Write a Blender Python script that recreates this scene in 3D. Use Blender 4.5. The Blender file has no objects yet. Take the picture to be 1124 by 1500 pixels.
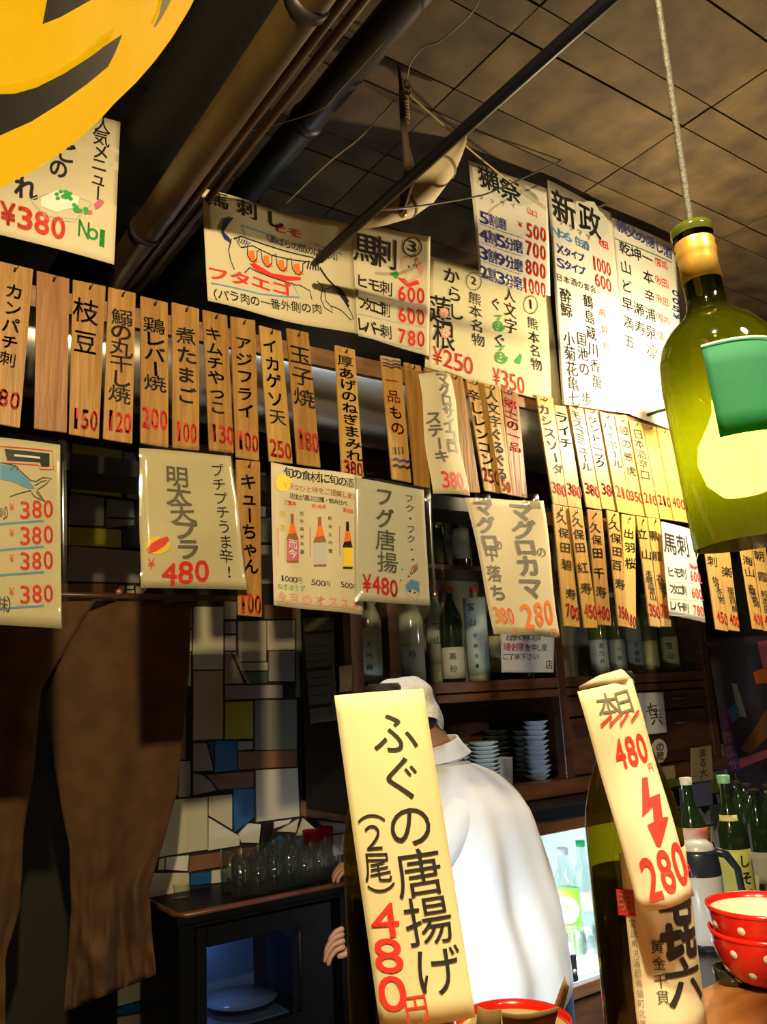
import bpy, bmesh, math, random
from mathutils import Vector, Matrix, noise
from mathutils.geometry import tessellate_polygon
random.seed(7)
SC = bpy.context.scene
COL = SC.collection
# ------------------------------------------------------------------ camera
W, H, F = 1124.0, 1500.0, 1215.0
yaw, pit, rol = math.radians(34.98), math.radians(12.328), math.radians(-2.987)
fw = Vector((math.sin(yaw)*math.cos(pit), math.cos(yaw)*math.cos(pit), math.sin(pit)))
r0 = Vector((math.cos(yaw), -math.sin(yaw), 0)); u0 = r0.cross(fw)
rt = r0*math.cos(rol) + u0*math.sin(rol); up = -r0*math.sin(rol) + u0*math.cos(rol)
CAM = Vector((0, 0, 1.55))
cd = bpy.data.cameras.new('camera'); cam = bpy.data.objects.new('camera', cd); COL.objects.link(cam)
cd.sensor_width = 36; cd.lens = F/H*36; cd.clip_start = .02
M3 = Matrix((rt, up, -fw)).transposed()
cam.matrix_world = Matrix.Translation(CAM) @ M3.to_4x4()
SC.camera = cam
# ------------------------------------------------------------------ world, view, lights
SC.view_settings.view_transform = 'Standard'; SC.view_settings.look = 'None'
SC.view_settings.gamma = 1; SC.view_settings.use_curve_mapping = False
SC.view_settings.exposure = 0.0
wd = bpy.data.worlds.new('world'); SC.world = wd; wd.use_nodes = True
wd.node_tree.nodes['Background'].inputs[0].default_value = (.5, .33, .18, 1)
wd.node_tree.nodes['Background'].inputs[1].default_value = .007

def light(name, kind, loc, power, col, size=.05, aim=None, spot=None, blend=.5, sy=None):
    l = bpy.data.lights.new(name, kind); l.energy = power; l.color = col
    if kind == 'AREA':
        l.size = size
        if sy: l.shape = 'RECTANGLE'; l.size_y = sy
    else: l.shadow_soft_size = size
    if kind == 'SPOT': l.spot_size = math.radians(spot); l.spot_blend = blend
    o = bpy.data.objects.new(name, l); COL.objects.link(o); o.location = loc
    if aim is not None:
        o.rotation_euler = (Vector(aim)-Vector(loc)).to_track_quat('-Z', 'Y').to_euler()
    return o
WARM = (1, .79, .43)
light('ceiling_spot_light', 'SPOT', (0, 0, 2.63), 210, WARM, .03, (1.42, 1.8, 1.62), 93, .5)
light('counter_fill_light', 'SPOT', (.62, -.15, 2.25), 26, (1, .80, .48), .06, (.72, .7, 1.3), 62, .7)  # unseen fill added to brighten the papers on the foreground bottles
light('fluorescent_light', 'AREA', (2.45, 2.47, .985), 45, (.74, .88, 1), 1.0, (2.25, 2.40, .3), sy=.05).data.spread = math.radians(150)
light('rear_kitchen_fill', 'POINT', (3.9, 1.6, 2.7), 1.5, (1, .88, .72), .12)  # weak unseen fill added to lift the dark cabinet and its dishes
light('hood_light', 'AREA', (1.55, 2.12, 3.15), 5, (.8, .9, 1), .6, (1.5, 2.3, 2.5), sy=.1).data.spread = math.radians(80)
light('cabinet_fill_spot', 'SPOT', (3.1, 1.0, 1.95), 24, (1, .86, .62), .04, (2.35, 2.7, 1.5), 62, .6)  # unseen spot added to light the glass cabinet and its bottles
light('shirt_fill_light', 'AREA', (1.0, 1.085, .93), 5, (.72, .85, 1), .5, (1.95, 2.0, .85), sy=.06).data.spread = math.radians(75)  # cool fill added behind the ledge to brighten the cook's shirt

# ------------------------------------------------------------------ pixel helpers (rays of the measured camera)
def ray(x, y): return rt*((x-W/2)/F) + up*(-(y-H/2)/F) + fw
def PY(x, y, Y):
    d = ray(x, y); return CAM + d*(Y/d.y)
def PZ(x, y, z):
    d = ray(x, y); return CAM + d*((z-CAM.z)/d.z)
def PD(x, y, dep): return CAM + ray(x, y)*dep

# ------------------------------------------------------------------ materials
MT = {}
def mat(name, col, rough=.6, metal=0, noise_amt=0, scale=8, col2=None, stretch=(1,1,1), bump=0, emit=None, estr=0, trans=0, coat=0, spec=.5, detail=4, wave=False, bscale=None):
    if name in MT: return MT[name]
    m = bpy.data.materials.new(name); m.use_nodes = True; MT[name] = m
    nt = m.node_tree; b = nt.nodes['Principled BSDF']
    b.inputs['Roughness'].default_value = rough; b.inputs['Metallic'].default_value = metal
    b.inputs['Base Color'].default_value = (*col, 1); b.inputs['Specular IOR Level'].default_value = spec
    b.inputs['Coat Weight'].default_value = coat; b.inputs['Coat Roughness'].default_value = .12
    b.inputs['Transmission Weight'].default_value = trans
    if emit: b.inputs['Emission Color'].default_value = (*emit, 1); b.inputs['Emission Strength'].default_value = estr
    if col2 or bump:
        tc = nt.nodes.new('ShaderNodeTexCoord'); mp = nt.nodes.new('ShaderNodeMapping')
        mp.inputs['Scale'].default_value = stretch
        oi = nt.nodes.new('ShaderNodeObjectInfo'); ad = nt.nodes.new('ShaderNodeVectorMath'); ad.operation = 'MULTIPLY_ADD'
        sc = nt.nodes.new('ShaderNodeCombineXYZ')
        for i in range(3): nt.links.new(oi.outputs['Random'], sc.inputs[i])
        nt.links.new(sc.outputs[0], ad.inputs[0]); ad.inputs[1].default_value = (7, 5, 9)
        nt.links.new(tc.outputs['Object'], ad.inputs[2])
        nt.links.new(ad.outputs[0], mp.inputs[0])
        ns = nt.nodes.new('ShaderNodeTexNoise'); ns.inputs['Scale'].default_value = scale; ns.inputs['Detail'].default_value = detail
        nt.links.new(mp.outputs[0], ns.inputs[0])
        if col2:
            cr = nt.nodes.new('ShaderNodeValToRGB'); cr.color_ramp.elements[0].position = .32; cr.color_ramp.elements[1].position = .68
            cr.color_ramp.elements[0].color = (*col, 1); cr.color_ramp.elements[1].color = (*col2, 1)
            nt.links.new(ns.outputs[0], cr.inputs[0]); nt.links.new(cr.outputs[0], b.inputs['Base Color'])
        if bump:
            bp = nt.nodes.new('ShaderNodeBump'); bp.inputs['Strength'].default_value = bump; bp.inputs['Distance'].default_value = .01
            nt.links.new(ns.outputs[0], bp.inputs['Height']); nt.links.new(bp.outputs[0], b.inputs['Normal'])
    return m
def thin_glass(name, col, gloss=.08, rough=.03, diff=0, dcol=None, ior=1.45):
    """thin glass: tinted see-through, fresnel gloss and a little dusty scattering"""
    if name in MT: return MT[name]
    m = bpy.data.materials.new(name); m.use_nodes = True; MT[name] = m
    nt = m.node_tree; nt.nodes.clear(); N = nt.nodes.new
    out = N('ShaderNodeOutputMaterial'); tr = N('ShaderNodeBsdfTransparent'); tr.inputs[0].default_value = (*col, 1)
    gl = N('ShaderNodeBsdfGlossy'); gl.inputs['Roughness'].default_value = rough
    fr = N('ShaderNodeLayerWeight'); fr.inputs[0].default_value = .5
    pw = N('ShaderNodeMath'); pw.operation = 'POWER'; pw.inputs[1].default_value = 4; nt.links.new(fr.outputs['Facing'], pw.inputs[0])
    ad = N('ShaderNodeMath'); ad.operation = 'MULTIPLY_ADD'; ad.inputs[1].default_value = .55; ad.inputs[2].default_value = gloss; nt.links.new(pw.outputs[0], ad.inputs[0])
    mx = N('ShaderNodeMixShader'); nt.links.new(ad.outputs[0], mx.inputs[0]); nt.links.new(tr.outputs[0], mx.inputs[1]); nt.links.new(gl.outputs[0], mx.inputs[2])
    last = mx
    if diff:
        tl = N('ShaderNodeBsdfTranslucent'); tl.inputs[0].default_value = (*(dcol or col), 1)
        m2 = N('ShaderNodeMixShader'); m2.inputs[0].default_value = diff
        nt.links.new(mx.outputs[0], m2.inputs[1]); nt.links.new(tl.outputs[0], m2.inputs[2]); last = m2
    nt.links.new(last.outputs[0], out.inputs[0])
    return m
def paper_mat(name, col, col2=None, tl=.25, gloss=.0):
    if name in MT: return MT[name]
    m = mat(name, col, .75-gloss, col2=col2 or tuple(c*.93 for c in col), scale=5, bump=.12)
    nt = m.node_tree; b = nt.nodes['Principled BSDF']; out = nt.nodes['Material Output']
    t = nt.nodes.new('ShaderNodeBsdfTranslucent'); t.inputs[0].default_value = (*col, 1)
    x = nt.nodes.new('ShaderNodeMixShader'); x.inputs[0].default_value = tl
    nt.links.new(b.outputs[0], x.inputs[1]); nt.links.new(t.outputs[0], x.inputs[2]); nt.links.new(x.outputs[0], out.inputs[0])
    return m
def glow(name, col, s):
    if name in MT: return MT[name]
    return mat(name, (.8,.8,.8), .5, emit=col, estr=s)

# wood of the menu tags
def tagwood(name, a, b_): return mat(name, a, .5, col2=b_, scale=9, stretch=(9, 9, .7), bump=.25, detail=6)
WOODS = [tagwood('tag_wood_amber', (.25,.115,.022), (.38,.20,.045)), tagwood('tag_wood_tan', (.38,.21,.045), (.50,.30,.075)), tagwood('tag_wood_red', (.20,.075,.018), (.30,.13,.035))]
YWOOD = tagwood('tag_wood_yellow', (.52,.31,.06), (.62,.40,.10))
BLACK = mat('ink_black', (.012,.011,.012), .6)
INKS = {'k': BLACK, 'r': mat('ink_red', (.75,.03,.02), .6), 'b': mat('ink_blue', (.02,.03,.28), .6), 'g': mat('ink_green', (.03,.35,.05), .6),
        'o': mat('ink_orange', (.85,.18,.02), .6), 'n': mat('ink_grey', (.14,.125,.09), .6), 'c': mat('ink_cyan', (.10,.32,.62), .6),
        'd': mat('ink_dark_red', (.38,.015,.02), .6), 'w': mat('ink_white', (.8,.78,.7), .6), 'y': mat('ink_yellow', (.9,.62,.04), .6),
        'l': mat('ink_light_line', (.35,.45,.6), .6), 'p': mat('ink_pink', (.75,.35,.25), .6), 's': mat('ink_pale_grey', (.5,.5,.44), .6),
        't': mat('ink_brown', (.3,.12,.04), .6), 'm': mat('ink_magenta', (.55,.12,.2), .6), 'v': mat('ink_violet', (.12,.05,.3), .6), 'h': mat('ink_wash', (.55,.56,.47), .7)}
CREAM = paper_mat('paper_cream', (.80,.71,.49)); WHITEP = paper_mat('paper_white', (.86,.82,.70)); YELP = paper_mat('paper_yellowed', (.83,.76,.50))
DARKWOOD = mat('cabinet_dark_wood', (.045,.018,.008), .35, col2=(.09,.035,.014), scale=6, stretch=(1,1,6), bump=.1)
REDWOOD = mat('cabinet_red_wood', (.13,.045,.018), .35, col2=(.2,.075,.03), scale=6, stretch=(6,6,.8), bump=.1)
DARKH = mat('cabinet_rail_wood', (.07,.028,.012), .3, col2=(.14,.055,.02), scale=6, stretch=(.8,6,6), bump=.1)
NEARBLACK = mat('black_lacquer', (.004,.004,.004), .45, spec=.12)
MATBLACK = mat('matt_black', (.008,.007,.007), .75, spec=.2)
GLASSCLEAR = thin_glass('clear_glass', (.95,.97,.96), .03)
TUMBLER = thin_glass('tumbler_glass', (.94,.96,.95), .14, .04, .05, (.7,.8,.78))
SLEEVE = thin_glass('plastic_sleeve', (.93,.93,.9), .05, .12)
METAL = mat('galvanised_metal', (.50,.50,.49), .3, .85, col2=(.6,.6,.59), scale=3, stretch=(.5,4,4), bump=.03)
IRON = mat('iron', (.05,.05,.05), .45, .8)
ROPE = mat('hemp_rope', (.35,.25,.11), .9, col2=(.22,.15,.07), scale=80)

# ------------------------------------------------------------------ mesh helpers
def wloc(o):
    v = Vector((0,0,0))
    while o: v += Vector(o.location); o = o.parent
    return v
def mk(name, vs, fs, m, parent=None, smooth=False, mats=None, midx=None, kind=None):
    me = bpy.data.meshes.new(name); o = bpy.data.objects.new(name, me)
    off = wloc(parent) if parent else Vector((0,0,0))
    me.from_pydata([tuple(Vector(v)-off) for v in vs], [], fs)
    for mm in (mats or [m]): me.materials.append(mm)
    if midx: me.polygons.foreach_set('material_index', midx)
    if smooth: me.polygons.foreach_set('use_smooth', [True]*len(me.polygons))
    me.update(); COL.objects.link(o)
    if parent: o.parent = parent
    if kind: o['kind'] = kind
    return o
def thing(name, label, cat, loc, group=None):
    o = bpy.data.objects.new(name, None); COL.objects.link(o); o.location = loc; o.empty_display_size = .05
    o['label'] = label; o['category'] = cat
    if group: o['group'] = group
    return o
def tag(o, label, cat, group=None):
    o['label'] = label; o['category'] = cat
    if group: o['group'] = group
    return o
def recentre(o):
    """origin of a top-level mesh at its base"""
    me = o.data; n = len(me.vertices)
    xs = [v.co.copy() for v in me.vertices]
    c = Vector((sum(v.x for v in xs)/n, sum(v.y for v in xs)/n, min(v.z for v in xs)))
    me.transform(Matrix.Translation(-c)); o.location = c; return o
class MB:
    def __init__(s): s.v = []; s.f = []
    def add(s, vs, fs):
        n = len(s.v); s.v += [Vector(v) for v in vs]; s.f += [tuple(i+n for i in f) for f in fs]; return s
    def box(s, x0, x1, y0, y1, z0, z1):
        return s.add([(x,y,z) for x in (x0,x1) for y in (y0,y1) for z in (z0,z1)],
                     [(0,1,3,2),(4,6,7,5),(0,4,5,1),(2,3,7,6),(0,2,6,4),(1,5,7,3)])
    def prism(s, pts, d):
        """pts 3D outline extruded by vector d"""
        n = len(pts); d = Vector(d); a = [Vector(p) for p in pts]
        nrm = Vector((0,0,0))
        for i in range(n): nrm += a[i].cross(a[(i+1) % n])
        if nrm.dot(d) > 0: a = a[::-1]
        tri = tessellate_polygon([a])
        fs = [tuple(t) for t in tri] + [tuple(n+i for i in t[::-1]) for t in tri]
        fs += [(i, i+n, (i+1) % n+n, (i+1) % n) for i in range(n)]
        return s.add(a+[p+d for p in a], fs)
    def tube(s, pts, r, n=10, cap=True):
        pts = [Vector(p) for p in pts]; rs = r if isinstance(r, (list, tuple)) else [r]*len(pts)
        b = len(s.v); prev = None
        for i, p in enumerate(pts):
            t = (pts[min(i+1, len(pts)-1)]-pts[max(i-1, 0)]).normalized()
            if prev is None:
                prev = t.orthogonal().normalized()
            a = (prev - t*prev.dot(t)).normalized(); prev = a; c = t.cross(a)
            for k in range(n):
                an = 2*math.pi*k/n; s.v.append(p+(a*math.cos(an)+c*math.sin(an))*rs[i])
        for i in range(len(pts)-1):
            for k in range(n):
                k2 = (k+1) % n
                s.f.append((b+i*n+k, b+i*n+k2, b+(i+1)*n+k2, b+(i+1)*n+k))
        if cap:
            s.f.append(tuple(b+k for k in range(n))[::-1]); s.f.append(tuple(b+(len(pts)-1)*n+k for k in range(n)))
        return s
    def lathe(s, prof, c=(0,0,0), n=28, close=False, mtx=None):
        b = len(s.v); c = Vector(c); m = len(prof)
        for (r, z) in prof:
            for k in range(n):
                an = 2*math.pi*k/n; p = Vector((max(r, .0002)*math.cos(an), max(r, .0002)*math.sin(an), z))
                if mtx: p = mtx @ p
                s.v.append(p+c)
        for i in range(m if close else m-1):
            i2 = (i+1) % m
            for k in range(n):
                k2 = (k+1) % n
                s.f.append((b+i*n+k, b+i*n+k2, b+i2*n+k2, b+i2*n+k))
        return s
    def ball(s, c, r, n=12, sz=(1,1,1)):
        prof = [(math.sin(math.pi*i/n), -math.cos(math.pi*i/n)) for i in range(n+1)]
        return s.lathe([(p[0]*r, p[1]*r) for p in prof], c, n+4, mtx=Matrix.Diagonal(sz).to_3x3())
    def build(s, name, m, parent=None, smooth=False, **k): return mk(name, s.v, s.f, m, parent, smooth, **k)
def box(name, m, x0, x1, y0, y1, z0, z1, parent=None): return MB().box(x0,x1,y0,y1,z0,z1).build(name, m, parent)
def bevel(o, w=.003, n=2):
    b = o.modifiers.new('bevel', 'BEVEL'); b.width = w; b.segments = n; b.limit_method = 'ANGLE'; return o

# ------------------------------------------------------------------ glyphs
GC = {}
def raw_glyph(ch, wt=0):
    cu = bpy.data.curves.new('glyph', 'FONT'); cu.body = ch; cu.size = 1; cu.resolution_u = 4
    ob = bpy.data.objects.new('glyph', cu); me = bpy.data.meshes.new_from_object(ob)
    vs = [(v.co.x, v.co.y) for v in me.vertices]; fs = [tuple(p.vertices) for p in me.polygons]
    bpy.data.objects.remove(ob); bpy.data.curves.remove(cu); bpy.data.meshes.remove(me)
    return vs, fs
def glyph(ch, wt=0):
    k = ch
    if k in GC: return GC[k]
    vs, fs = raw_glyph(ch, wt)
    if not vs: GC[k] = ([], []); return GC[k]
    if ord(ch) < 0x250 or ch in '¥①②③〇':
        x0 = min(v[0] for v in vs); x1 = max(v[0] for v in vs); y0 = min(v[1] for v in vs); y1 = max(v[1] for v in vs)
        wf = {'1': .45, '!': .3, '.': .2, '(': .4, ')': .4}.get(ch, 1); hf = {'.': .2, 'o': .65}.get(ch, 1)
        vs = [(((x-x0)/(x1-x0)-.5)*wf, ((y-y0)/(y1-y0)-.5)*hf) for x, y in vs]
    else:
        if 'ref' not in GC:
            rv, _ = raw_glyph('国', 0)
            a0 = min(v[0] for v in rv); a1 = max(v[0] for v in rv); b0 = min(v[1] for v in rv); b1 = max(v[1] for v in rv)
            GC['ref'] = ((a0+a1)/2, (b0+b1)/2, max(a1-a0, b1-b0)*1.0)
        cx, cy, s = GC['ref']; vs = [((x-cx)/s, (y-cy)/s) for x, y in vs]
    GC[k] = (vs, fs); return GC[k]

# ------------------------------------------------------------------ sheets that carry writing
class Surf:
    """a rectangle of world surface; writing on it is laid out by photograph position or by (u, v)"""
    def __init__(s, corners=None, px=None, func=None, curl=None, size=None):
        s.px = px; s.func = func; s.curl = curl; s.ink = {}; s.lay = 0
        if corners:
            s.c = [Vector(c) for c in corners]
            n = (s.c[1]-s.c[0]).cross(s.c[3]-s.c[0]).normalized()
            if n.dot(CAM-s.c[0]) < 0: n = -n
            s.n = n
            s.wd = (s.c[1]-s.c[0]).length; s.ht = (s.c[3]-s.c[0]).length
        if size: s.wd, s.ht = size
        if px:
            s.pw = ((Vector(px[1])-Vector(px[0])).length+(Vector(px[2])-Vector(px[3])).length)/2
            s.ph = ((Vector(px[3])-Vector(px[0])).length+(Vector(px[2])-Vector(px[1])).length)/2
    def at(s, u, v, off=0):
        if s.func: return s.func(u, v, off)
        c = s.c; p = (c[0]*(1-u)+c[1]*u)*(1-v)+(c[3]*(1-u)+c[2]*u)*v
        return p+s.n*(off+(s.curl(u, v) if s.curl else 0))
    def uv(s, x, y):
        if not s.px: return (x, y)
        d = ray(x, y); t = (s.c[0]-CAM).dot(s.n)/d.dot(s.n); P = CAM+d*t
        u = v = .5; c = s.c
        for _ in range(8):
            q = (c[0]*(1-u)+c[1]*u)*(1-v)+(c[3]*(1-u)+c[2]*u)*v; e = P-q
            a = (c[1]-c[0])*(1-v)+(c[2]-c[3])*v; b = (c[3]-c[0])*(1-u)+(c[2]-c[1])*u
            aa, ab, bb = a.dot(a), a.dot(b), b.dot(b); ea, eb = e.dot(a), e.dot(b); dt = aa*bb-ab*ab
            u += (ea*bb-eb*ab)/dt; v += (eb*aa-ea*ab)/dt
        return (u, v)
    def sz(s, w, h): return (w/s.pw, h/s.ph) if s.px else (w/s.wd, h/s.ht)
    def put(s, col, vs2, fs, part):
        """vs2: (u,v)"""
        if (s.curl or s.func) and fs:
            vs2 = list(vs2); out = []; st_ = [tuple(f) for f in fs]; lim = .011
            def dl(a, b): return math.hypot((vs2[a][0]-vs2[b][0])*s.wd, (vs2[a][1]-vs2[b][1])*s.ht)
            cache = {}
            while st_:
                f = st_.pop()
                if len(f) > 3:
                    st_ += [(f[0], f[i], f[i+1]) for i in range(1, len(f)-1)] if len(f) == 4 else []
                    if len(f) > 4: out.append(f)
                    continue
                L3 = [dl(f[0], f[1]), dl(f[1], f[2]), dl(f[2], f[0])]; mx = max(L3)
                if mx < lim or len(out) > 6000: out.append(f); continue
                i = L3.index(mx); a, b, c = f[i], f[(i+1) % 3], f[(i+2) % 3]; kk = (min(a, b), max(a, b))
                if kk not in cache:
                    cache[kk] = len(vs2); vs2.append(((vs2[a][0]+vs2[b][0])/2, (vs2[a][1]+vs2[b][1])/2))
                q = cache[kk]; st_ += [(a, q, c), (q, b, c)]
            fs = out
        L = s.ink.setdefault((part, col), ([], [])); n = len(L[0]); off = .0012+s.lay*.0003
        L[0].extend(s.at(u, v, off) for u, v in vs2); L[1].extend(tuple(i+n for i in f) for f in fs)
    def text(s, st, a, b, w, h, col='k', wt=.012, jit=1, part='lettering', outline=None):
        """characters from centre a to centre b"""
        n = len(st); ua = s.uv(*a); ub = s.uv(*b) if n > 1 else ua; gw, gh = s.sz(w, h)
        vert = abs((ub[1]-ua[1])*s.ht) > abs((ub[0]-ua[0])*s.wd)
        passes = [(outline, wt+.035)] if outline else []
        passes.append((col, wt)); rs = random.getstate()
        for c_, w_ in passes:
            random.setstate(rs)
            for i, ch in enumerate(st):
                j = [random.uniform(-1, 1)*jit for _ in range(4)]
                if ch in ' 　': continue
                t = i/(n-1) if n > 1 else 0
                cu = ua[0]+(ub[0]-ua[0])*t+j[0]*gw*.03; cv = ua[1]+(ub[1]-ua[1])*t+j[1]*gh*.03
                vs, fs = glyph(ch); bd = w_*(.42 if 0x4E00 <= ord(ch) < 0xA000 and not outline else .85)
                if bd > .003:
                    m_ = 4 if bd < .02 else 8; n_ = len(vs); base_v, base_f = vs, fs; vs = []; fs = []
                    for q_ in range(m_):
                        vs = vs+[(x+bd*math.cos(6.2832*(q_+.5)/m_), y+bd*math.sin(6.2832*(q_+.5)/m_)*(.7 if ord(ch) < 0x250 else 1)) for x, y in base_v]; fs = fs+[tuple(i_+n_*q_ for i_ in f_) for f_ in base_f]
                an = j[2]*.06; ca, sa = math.cos(an), math.sin(an); k = 1+j[3]*.05
                if vert and ch in 'ー（）()～': vs = [(y, -x) for x, y in vs]
                sh = .06*j[1]
                s.put(c_, [(cu+(x*ca-(y+x*sh)*sa)*gw*k, cv-((y+x*sh)*ca+x*sa)*gh*k) for x, y in vs], fs, part)
            s.lay += 1
        s.lay = max(0, s.lay-len(passes)); 
    def num(s, st, a, b, h, col='r', outline=None, wt=.03, part='price', jit=.6):
        """digits filling the span a..b (outer edges)"""
        n = len(st); A = Vector(a); B = Vector(b); st_ = (B-A)/n; w = st_.length
        s.text(st, tuple(A+st_/2), tuple(B-st_/2), w*.80, h*.9, col, wt, jit, part, outline)
    def poly(s, pts, col='k', part='drawing', lay=0):
        us = [s.uv(*p) for p in pts]
        tr = tessellate_polygon([[Vector((u, v, 0)) for u, v in us]])
        s.lay = lay; s.put(col, us, [tuple(t) for t in tr], part); s.lay = 0
    def line(s, pts, wpx=1.2, col='k', part='drawing', lay=1, closed=False):
        us = [Vector(s.uv(*p)) for p in pts]
        if closed: us.append(us[0])
        k = s.sz(wpx, wpx)
        vs = []; fs = []
        for i, p in enumerate(us):
            t = us[min(i+1, len(us)-1)]-us[max(i-1, 0)]; tm = Vector((t.x*s.wd, t.y*s.ht))
            if tm.length < 1e-9: tm = Vector((1, 0))
            tm.normalize(); nn = Vector((-tm.y, tm.x)); q = Vector((nn.x*k[0]/2, nn.y*k[1]/2))
            vs += [tuple(p+q), tuple(p-q)]
            if i: fs.append((2*i-2, 2*i-1, 2*i+1, 2*i))
        s.lay = lay; s.put(col, vs, fs, part); s.lay = 0
    def disc(s, c, rx, ry, col, part='drawing', lay=0, n=18, ring=0):
        pts = [(c[0]+rx*math.cos(2*math.pi*i/n), c[1]+ry*math.sin(2*math.pi*i/n)) for i in range(n)]
        if ring: s.line(pts, ring, col, part, lay, True)
        else: s.poly(pts, col, part, lay)
    def sheet(s, name, m, parent, nu=6, nv=8, thick=.0008, u0=0, u1=1, v0=0, v1=1, off=0):
        vs = []; fs = []
        for o_ in (off, off-thick):
            for j in range(nv+1):
                for i in range(nu+1): vs.append(s.at(u0+(u1-u0)*i/nu, v0+(v1-v0)*j/nv, o_))
        n = (nu+1)*(nv+1)
        for j in range(nv):
            for i in range(nu):
                a = j*(nu+1)+i; fs.append((a, a+nu+1, a+nu+2, a+1)); fs.append((n+a, n+a+1, n+a+nu+2, n+a+nu+1))
        rim = [i for i in range(nu+1)]+[j*(nu+1)+nu for j in range(1, nv+1)]+[nv*(nu+1)+i for i in range(nu-1, -1, -1)]+[j*(nu+1) for j in range(nv-1, 0, -1)]
        for a, b in zip(rim, rim[1:]+rim[:1]): fs.append((a, b, b+n, a+n))
        return mk(name, vs, fs, m, parent, smooth=(nu > 1))
    def flush(s, parent):
        by = {}
        for (part, col), (vs, fs) in s.ink.items(): by.setdefault(part, []).append((col, vs, fs))
        for part, L in by.items():
            V = []; Fc = []; mi = []; ms = []
            for col, vs, fs in L:
                n = len(V); V += vs; Fc += [tuple(i+n for i in f) for f in fs]; mi += [len(ms)]*len(fs); ms.append(INKS[col])
            mk(part, V, Fc, None, parent, mats=ms, midx=mi)

def wavy(amp, fu, fv, ph=0):
    return lambda u, v: amp*(math.sin(fu*u*6.28+ph)+.6*math.sin(fv*v*6.28+ph*1.7+u*2))
YT = 1.8
def poster(name, label, px, Y=YT, m=None, curl=None, cat='poster', group=None, corners=None):
    c = corners or [PY(x, y, Y) for x, y in px]
    s = Surf(c, px, curl=curl or wavy(.003, .7, .5, random.random()*6))
    base = (c[2]+c[3])/2
    t = thing(name, label, cat, base, group); s.root = t
    s.sheet('sheet', m or CREAM, t, 22, 16)
    return s
def tape(s, u0, u1, v0, v1): s.sheet('tape', SLEEVE, s.root, 2, 2, .0005, u0, u1, v0, v1, .001)
# ------------------------------------------------------------------ structure
WALLD = mat('kitchen_dark_plaster', (.05,.035,.022), .8, col2=(.03,.022,.015), scale=4)
GROUT = mat('mosaic_dark_grout', (.015,.012,.01), .8)
XL, XR, YF, YB, ZC = -1.6, 5.3, -2.2, 3.1, 3.32
def struct(name, m, *a):
    o = box(name, m, *a); o['kind'] = 'structure'; return o
floor = struct('floor', mat('kitchen_concrete', (.06,.05,.045), .6, col2=(.09,.075,.06), scale=5), XL-.1, XR+.1, YF-.1, YB+.1, -.1, 0)
wback = struct('wall_back', GROUT, XL-.1, XR+.1, YB, YB+.1, 0, ZC+.2)
struct('wall_left', WALLD, XL-.1, XL, YF, YB, 0, ZC+.2)
struct('wall_right', WALLD, XR, XR+.1, YF, YB, 0, ZC+.2)
struct('wall_front', WALLD, XL-.1, XR+.1, YF-.1, YF, 0, ZC+.2)
ceil = struct('ceiling', mat('ceiling_gap', (.02,.015,.01), .9), XL-.1, XR+.1, YF-.1, YB+.1, ZC+.012, ZC+.12)
CEILM = mat('ceiling_board', (.024,.013,.0035), .85, col2=(.082,.050,.0155), scale=7, bump=.7, detail=10)
xa = PZ(720, 77, ZC).x; xb = PZ(980, 198, ZC).x; dx = xb-xa; YF0 = YF
pr = random.Random(3); y = 1.2606-.361*9; jy = 0
while y < YB:
    dy = .108 if jy % 2 == 0 else .253
    x = xa-dx*math.ceil((xa-XL)/dx)
    while x < XR:
        o = box('ceiling_panel', CEILM, max(x, XL)+.003, min(x+dx, XR)-.003, y+.003, min(y+dy, YB)-.003, ZC-.004*pr.random(), ZC+.02, ceil)
        x += dx
    y += dy; jy += 1
# mosaic tiles of the back wall: each stone its own piece
TC = {'C': mat('tile_cream', (.62,.56,.40), .18, col2=(.68,.62,.47), scale=3), 'T': mat('tile_tan', (.50,.37,.24), .18, col2=(.56,.42,.28), scale=3),
      'P': mat('tile_pinkish_grey', (.34,.29,.26), .22, col2=(.40,.34,.31), scale=3), 'Y': mat('tile_yellow', (.42,.38,.03), .2, col2=(.50,.46,.05), scale=3),
      'B': mat('tile_blue', (.015,.10,.30), .2, col2=(.02,.15,.38), scale=3), 'R': mat('tile_brown', (.20,.09,.045), .3, col2=(.28,.14,.07), scale=9),
      'K': mat('tile_black', (.012,.012,.018), .2), 'W': mat('tile_white', (.78,.76,.70), .18), 'G': mat('tile_grey', (.22,.215,.17), .25), 'N': mat('tile_green', (.12,.17,.13), .25),
      'L': mat('tile_lavender', (.40,.38,.44), .25)}
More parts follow.
